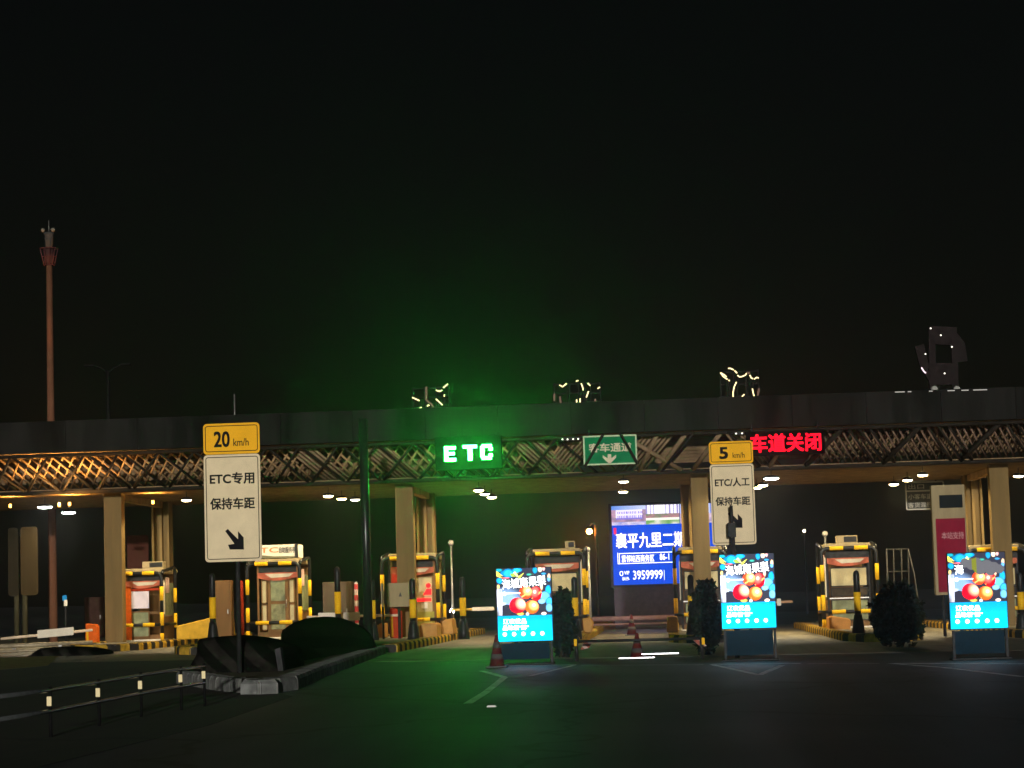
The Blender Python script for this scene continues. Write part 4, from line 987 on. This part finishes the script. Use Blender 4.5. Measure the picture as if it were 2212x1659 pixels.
# ------------------------------------------------------------------ left side: rails, sign backs, masts
grl = thing('low_guardrail', G(230, 1560), 'low dark double pipe rail with cream reflectors, bottom left', 'guard rail')
tops = [(-60,1512),(107,1491),(212,1474),(303,1459),(390,1446),(440,1439)]
D_ = [23,26,28.2,30.2,32,33]
up = [P(a, b, d) for (a, b), d in zip(tops, D_)]; lo = [Vector((q.x, q.y, q.z-.24)) for q in up]
RAILM = mat('glossy steel rail', (.13,.14,.14), .25, metal=.4, var=.2, spec=.5)
MB().tube(up, .024, 10).build('rail', RAILM, grl); MB().tube(lo, .024, 10).build('rail', RAILM, grl)
REFL = mat('cream reflector', (.92,.78,.45), .35, var=.05)
for i in range(1, 6):
    q = up[i]; MB().tube([(q.x,q.y+.03,zg(q.x)),(q.x,q.y+.03,q.z+.04)], .02, 8).build('post', mat('dull black post', (.008,.008,.008), .9, var=.2), grl)
    MB().box(q.x-.028, q.x+.028, q.y-.03, q.y-.012, q.z-.18, q.z-.07).build('reflector', REFL, grl, .006)
wb = thing('crash_rail', P(60, 1400, 74), 'pale corrugated crash rail under the boom at left edge', 'guard rail')
for (ya, yb_, r) in ((1396,1388,.075),(1407,1399,.05)):
    MB().tube([P(-60,ya+3,73.5),P(200,yb_,74.5)], r, 8).build('rail', mat('dull pale steel', (.36,.30,.20), .5, metal=.3, var=.3), wb)
for px_ in (28, 128): q = P(px_, 1400, 74); MB().box(q.x-.06, q.x+.06, 74.1, 74.25, zg(q.x), q.z+.1).build('post', GALV, wb)
o = MB().slab([gp(-60,1452),gp(103,1438),gp(128,1416),gp(-60,1424)], lambda x: zg(x), lambda x: zg(x)+.004).build('pavement', mat('pale worn concrete', (.36,.29,.16), .6, var=.3, scale=4)); tag(o, kind='structure')

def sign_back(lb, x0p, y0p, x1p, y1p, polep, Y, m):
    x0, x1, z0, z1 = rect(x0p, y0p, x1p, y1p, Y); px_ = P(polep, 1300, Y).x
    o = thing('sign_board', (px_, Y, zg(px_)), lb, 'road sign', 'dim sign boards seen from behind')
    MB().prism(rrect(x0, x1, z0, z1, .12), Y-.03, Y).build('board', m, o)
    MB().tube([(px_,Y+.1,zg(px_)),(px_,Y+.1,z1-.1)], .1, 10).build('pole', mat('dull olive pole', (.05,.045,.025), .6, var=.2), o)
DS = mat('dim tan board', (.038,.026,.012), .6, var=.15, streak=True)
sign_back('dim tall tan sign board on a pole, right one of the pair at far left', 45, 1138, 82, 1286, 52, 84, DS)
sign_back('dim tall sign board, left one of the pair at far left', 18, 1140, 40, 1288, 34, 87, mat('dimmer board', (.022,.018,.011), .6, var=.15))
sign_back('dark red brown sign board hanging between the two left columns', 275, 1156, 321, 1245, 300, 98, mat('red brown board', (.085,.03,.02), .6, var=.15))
p = P(140, 1297, 88); o = thing('notice_sign', (p.x, 88, zg(p.x)), 'tiny blue and white notice right of the pink mast', 'sign')
a = rect(135, 1286, 144, 1298, 88); MB().box(a[0], a[1], 88, 88.04, a[2], a[3]).build('blue_panel', mat('blue sheet', (.02,.22,.5), .5, var=.1), o)
a = rect(139, 1296, 146, 1309, 88); MB().box(a[0], a[1], 87.95, 87.99, a[2], a[3]).build('white_panel', WHITE, o)
MB().tube([(p.x,88.1,zg(p.x)),(p.x,88.1,p.z+.2)], .04, 8).build('post', DARK, o)

# high mast: pole with orange light put into its colour, lamp basket on top
Ym = 93.0
pb = P(115, 1362, Ym); pt = P(108, 565, Ym); tp = P(107, 500, Ym)
mast = thing('high_mast', (pb.x, Ym, zg(pb.x)), 'tall orange lit high mast with a lamp basket, rising behind the canopy at left', 'mast')
MASTM = mat('orange lit mast tint', (.17,.075,.042), .6, var=.1, scale=2)
MB().tube([(pb.x,Ym,zg(pb.x)),(pb.x,Ym,pt.z)], .19, 16, .125).build('pole', MASTM, mast)
r_ = .38; cage = MB()
for k in range(10):
    t = 2*math.pi*k/10; c_, s_ = math.cos(t), math.sin(t)
    cage.tube([(pb.x+.22*c_,Ym+.22*s_,pt.z-.15),(pb.x+r_*c_,Ym+r_*s_,pt.z+.55)], .02, 6)
for z_, rr_ in ((pt.z-.15,.22),(pt.z+.2,.3),(pt.z+.55,r_)):
    cage.tube([(pb.x+rr_*math.cos(2*math.pi*k/20),Ym+rr_*math.sin(2*math.pi*k/20),z_) for k in range(21)], .02, 6)
cage.build('basket', mat('dull red basket', (.07,.028,.03), .6, var=.2), mast)
MB().lathe((pb.x,Ym,pt.z-.1), [(.13,0),(.21,.05),(.21,.62),(.1,.7)], 12).build('drum', mat('dull pink drum', (.06,.03,.028), .6, var=.2), mast)
MB().lathe((pb.x,Ym,pt.z+.6), [(.17,0),(.19,.5),(.24,.62)], 12).build('lamp_head', mat('grey lamp head', (.06,.06,.055), .5, var=.2), mast)
for dx in (-.22,.2): MB().ball((pb.x+dx,Ym-.1,tp.z+.05), .09, 6).build('floodlight', mat('pale lens', (.16,.155,.12), .3, var=.1), mast)
MB().tube([(pb.x,Ym,pt.z+1.2),(pb.x,Ym,pt.z+1.75)], .015, 6).build('lightning_rod', GALV, mast)
# unseen sodium uplight added on the roof for the orange light on the mast
q = Vector((pb.x+.5, 88.0, ZTOP+.05)); ul = thing('added_roof_lamp', q, 'small added sodium lamp on the canopy roof at the foot of the mast', 'lamp')
MB().box(q.x-.12, q.x+.12, q.y-.12, q.y+.02, q.z-.17, q.z+.02).build('housing', DARK, ul); MB().box(q.x-.1, q.x+.1, q.y+.021, q.y+.03, q.z-.1, q.z).build('glass', _m['sodium glass'], ul)
point_light('sodium_light', (q.x, q.y+.2, q.z+.05), (1,.36,.08), 3600, ul, cone=60, aim=(-.06,.32,1))

# dim twin-arm street lamp, roof rod
Y = 125; p = P(240, 1330, Y); t = P(240, 800, Y); o = thing('street_lamp', (p.x, Y, zg(p.x)), 'dim unlit twin arm street lamp behind the canopy at left', 'street lamp')
MB().tube([(p.x,Y,zg(p.x)),(p.x,Y,t.z)], .14, 10, .1).build('pole', mat('dim grey pole', (.012,.012,.011), .6, var=.1), o)
for s_ in (-1,1):
    MB().tube([(p.x,Y,t.z-.2),(p.x+s_*.3,Y,t.z+.1),(p.x+s_*.8,Y,t.z+.3)], .05, 8).build('arm', _m['dim grey pole'], o)
    MB().box(*sorted((p.x+s_*.7,p.x+s_*1.3)), Y-.12, Y+.12, t.z+.26, t.z+.36).build('lamp_head', _m['dim grey pole'], o, .02)
p = P(507, 895, 86); t = P(507, 852, 86); o = MB().tube([(0,0,-.9),(0,0,t.z-p.z)], .028, 8).build('lightning_rod', GALV); o.location = p; tag(o, 'thin pale lightning rod above the twenty speed sign', 'rod')

# lit orange street lamp far behind, and a distant window light
Y = 130; p = P(1273, 1148, Y); o = thing('street_lamp', (p.x, Y, zg(p.x)), 'glowing orange street lamp left of the blue billboard', 'street lamp')
MB().tube([(p.x+.35,Y+.2,zg(p.x)),(p.x+.35,Y+.2,p.z+.3),(p.x+.2,Y+.1,p.z+.45),(p.x,Y,p.z+.3)], .08, 8).build('pole', mat('pinkish pole', (.10,.07,.06), .6, var=.1), o)
MB().ball(p, .16, 8).build('globe', glow('orange lamp globe', (1,.34,.04), 260), o)
MB().lathe((p.x,p.y,p.z+.14), [(.24,0),(.16,.12),(.05,.18)], 12).build('hood', DARK, o)
Y = 150; p = P(1737, 1147, Y); o = thing('street_lamp', (p.x, Y, zg(p.x)), 'tiny distant white street lamp above the middle advert, at right', 'street lamp')
MB().tube([(p.x,Y+.1,zg(p.x)),(p.x,Y+.1,p.z+.15)], .07, 8).build('pole', DARK, o); MB().ball(p, .1, 6).build('globe', glow('distant lamp globe', (1,.85,.55), 12), o)
p = P(977, 1320, 86); o = thing('headlight_lamp', p, 'small dazzling white lamp for a distant headlight, low behind the red symbol booth', 'lamp')  # stands in for a distant car headlight; its post is added
MB().ball(p, .085, 8).build('bulb', glow('dazzling bulb', (1,.98,.95), 120), o); MB().tube([(p.x,p.y+.1,zg(p.x)),(p.x,p.y+.1,p.z)], .03, 6).build('post', DARK, o)

# wire rack steps at right
Y = 83; o = thing('wire_rack', P(1940, 1360, Y), 'grey wire rack standing right of the pale blind booth', 'rack'); m = MB()
def wl_(*pp): m.tube([P(a, b, Y) for a, b in pp], .025, 6)
for xx in (1915, 1930, 1947, 1962): wl_((xx,1186),(xx+2,1285),(xx+3,1345))
for yy in (1186, 1234): wl_((1914,yy+1),(1964,yy))
m.tube([P(1962,1186,Y), P(1975,1240,Y-1), P(1984,1300,Y-2), P(1988,1345,Y-2.5)], .025, 6); m.tube([P(1915,1186,Y), P(1922,1345,Y-2.5)], .025, 6)
wl_((1915,1285),(1965,1284)); m.build('frame', mat('grey wire', (.05,.05,.05), .5, var=.2), o)

# ------------------------------------------------------------------ roof characters with neon outlines
NEON = glow('warm neon tube', (1,.80,.38), 2.6); NEOND = mat('unlit tube', (.30,.18,.14), .5, var=.1); LB = mat('dark letter body', (.02,.02,.02), .6, var=.2)
def neon_letter(lb, org, sc_, lit, dim, Y=75.2):
    cv = lambda x, y: P((org[0]+x/sc_)/1.8228, (org[1]+y/sc_)/1.8228, Y)
    c = cv(*lit[0][0]); o = thing('roof_letter', (c.x, Y, ZTOP), lb, 'letter', 'neon characters on the canopy roof')
    body = MB()
    allp = lit+dim
    for s_ in allp: body.tube([cv(*q)+Vector((0,.12,0)) for q in s_], .05, 6)
    zs = []
    for s_ in allp: 
        q = cv(*s_[-1]); body.tube([(q.x,Y+.14,q.z),(q.x,Y+.2,ZTOP-.15)], .018, 5)
    qs = [cv(*q) for s_ in allp for q in s_]; xa, xb, zt_ = min(q.x for q in qs), max(q.x for q in qs), max(q.z for q in qs)
    fr_ = MB()
    for z_ in (ZTOP+.12, (ZTOP+zt_)/2, zt_-.1): fr_.tube([(xa,75.45,z_),(xb,75.45,z_)], .02, 6)
    for k in range(4): fr_.tube([(xa+(xb-xa)*k/3,75.45,ZTOP-.15),(xa+(xb-xa)*k/3,75.45,zt_-.05)], .02, 6)
    fr_.build('support_frame', DARK, o)
    body.build('letter_body', LB, o)
    for s_ in lit: MB().tube([cv(*q) for q in s_], .022, 6).build('neon_tube', NEON, o)
    for s_ in dim: MB().tube([cv(*q)-Vector((0,.01,0)) for q in s_], .04, 6).build('unlit_tube', NEOND, o)
neon_letter('neon outlined roof character left of the glowing ETC sign top', (1560,1400), 2.458,
  [[(385,335),(420,347),(445,335)],[(455,312),(500,275)],[(465,378),(466,397)],[(385,420),(412,445),(447,478)],[(155,405),(225,437)],[(225,512),(246,500)],[(300,492),(310,480),(322,482)]],
  [[(290,430),(320,455),(345,475),(360,505)],[(292,300),(292,430)]])
neon_letter('neon outlined roof character above the green lane sign', (1560,1400), 2.458,
  [[(1580,285),(1610,302),(1650,270)],[(1740,250),(1762,240)],[(1790,270),(1803,300),(1810,335)],[(1855,265),(1878,292)],[(1950,320),(1972,305)],[(1862,345),(1840,405)],[(1747,425),(1747,460)],[(1780,415),(1780,460)]],
  [[(1530,370),(1530,440)],[(1585,395),(1592,462)],[(1925,420),(1928,455)]])
neon_letter('brightest neon outlined roof character, above the five speed sign', (2760,1400), 6.913,
  [[(530,465),(600,560),(660,610),(725,645)],[(540,470),(640,530),(695,580)],[(750,665),(785,692)],[(740,350),(800,347),(890,390)],[(915,410),(985,480)],[(995,535),(1050,580),(1120,572),(1210,530),(1245,480)],
   [(1330,530),(1370,610),(1422,632)],[(1450,642),(1520,592),(1572,612)],[(965,720),(905,850),(875,1000),(875,1132)],[(1115,1122),(1182,1055)],[(1400,900),(1420,1010),(1447,1102)]],
  [[(1245,472),(1340,478)],[(1582,900),(1540,1105)]])
cv = lambda x, y, Y=75.3: P((3300+x/3.0164)/1.8228, (1200+y/3.0164)/1.8228, Y)
c = cv(1250, 990); o = thing('roof_letter', (c.x, 75.3, ZTOP), 'large dark unlit roof character with white points, above the right lanes', 'letter', 'neon characters on the canopy roof')
GL = mat('grey pink letter face', (.022,.017,.017), .5, var=.3); m = MB()
sk = [0]
def strokepoly(pts, wd):
    for a, b in zip(pts[:-1], pts[1:]):
        A, B = cv(*a), cv(*b); d = B-A; n = Vector((-d.z,0,d.x)).normalized()*wd; e = d.normalized()*wd*.6
        sk[0] += .006
        m.prism([((A+n-e).x,(A+n-e).z),((A-n-e).x,(A-n-e).z),((B-n+e).x,(B-n+e).z),((B+n+e).x,(B+n+e).z)], 75.3+sk[0], 75.45+sk[0])
strokepoly([(1115,290),(1120,600),(1130,975)], .11); strokepoly([(1380,420),(1385,700),(1400,975)], .09); strokepoly([(1150,360),(1340,370)], .30)
strokepoly([(1160,820),(1350,820)], .36); strokepoly([(1390,400),(1450,480),(1475,640)], .17)
m2 = MB(); mm = m; m = m2
strokepoly([(975,510),(1010,650),(1040,740)], .15); strokepoly([(1040,780),(1110,890)], .08); m = mm
m.build('letter_body', GL, o); m2.build('side_stroke', GL, o)
for q in ((1100,280),(1220,362),(1352,500),(1038,585),(1265,815)): MB().ball(cv(*q,75.2), .028, 5).build('bulb', DOT, o)
MB().tube([cv(990,745,75.2),cv(1015,785,75.2),cv(1042,812,75.2)], .022, 6).build('neon_tube', glow('lilac neon', (1,.75,.85), 2.0), o)
for xx in (1145,1410): MB().ball(cv(xx,1005), .12, 6).build('foot', mat('pale foot', (.42,.42,.38), .4, var=.1), o)
q = cv(675,1037,74.25); o = thing('edge_glint', q, 'broken white glow for reflections along the fascia top under the unlit roof character', 'light')  # glowing tubes put in for reflections along the fascia edge
for a, b in ((675,792),(828,870),(1080,1122),(1300,1385),(1465,1550),(1605,1770)):
    MB().tube([cv(a, 1037-(a-675)*.026, 74.25), cv(b, 1037-(b-675)*.026, 74.25)], .018, 6).build('tube', glow('white edge glint', (1,.95,.85), .5), o)

# ------------------------------------------------------------------ haze volume added for the glow round signs and lamps
hz = MB().box(-260, 260, -12, 420, -8, 45).build('haze', bpy.data.materials.new('added haze')); tag(hz, kind='stuff')
hm = hz.data.materials[0]; hm.use_nodes = True; nt = hm.node_tree; nt.nodes.clear()
ou = nt.nodes.new('ShaderNodeOutputMaterial'); pv = nt.nodes.new('ShaderNodeVolumePrincipled')
pv.inputs['Color'].default_value = (.8,.85,.9,1); pv.inputs['Density'].default_value = .0016; pv.inputs['Anisotropy'].default_value = .93
nt.links.new(pv.outputs[0], ou.inputs['Volume'])
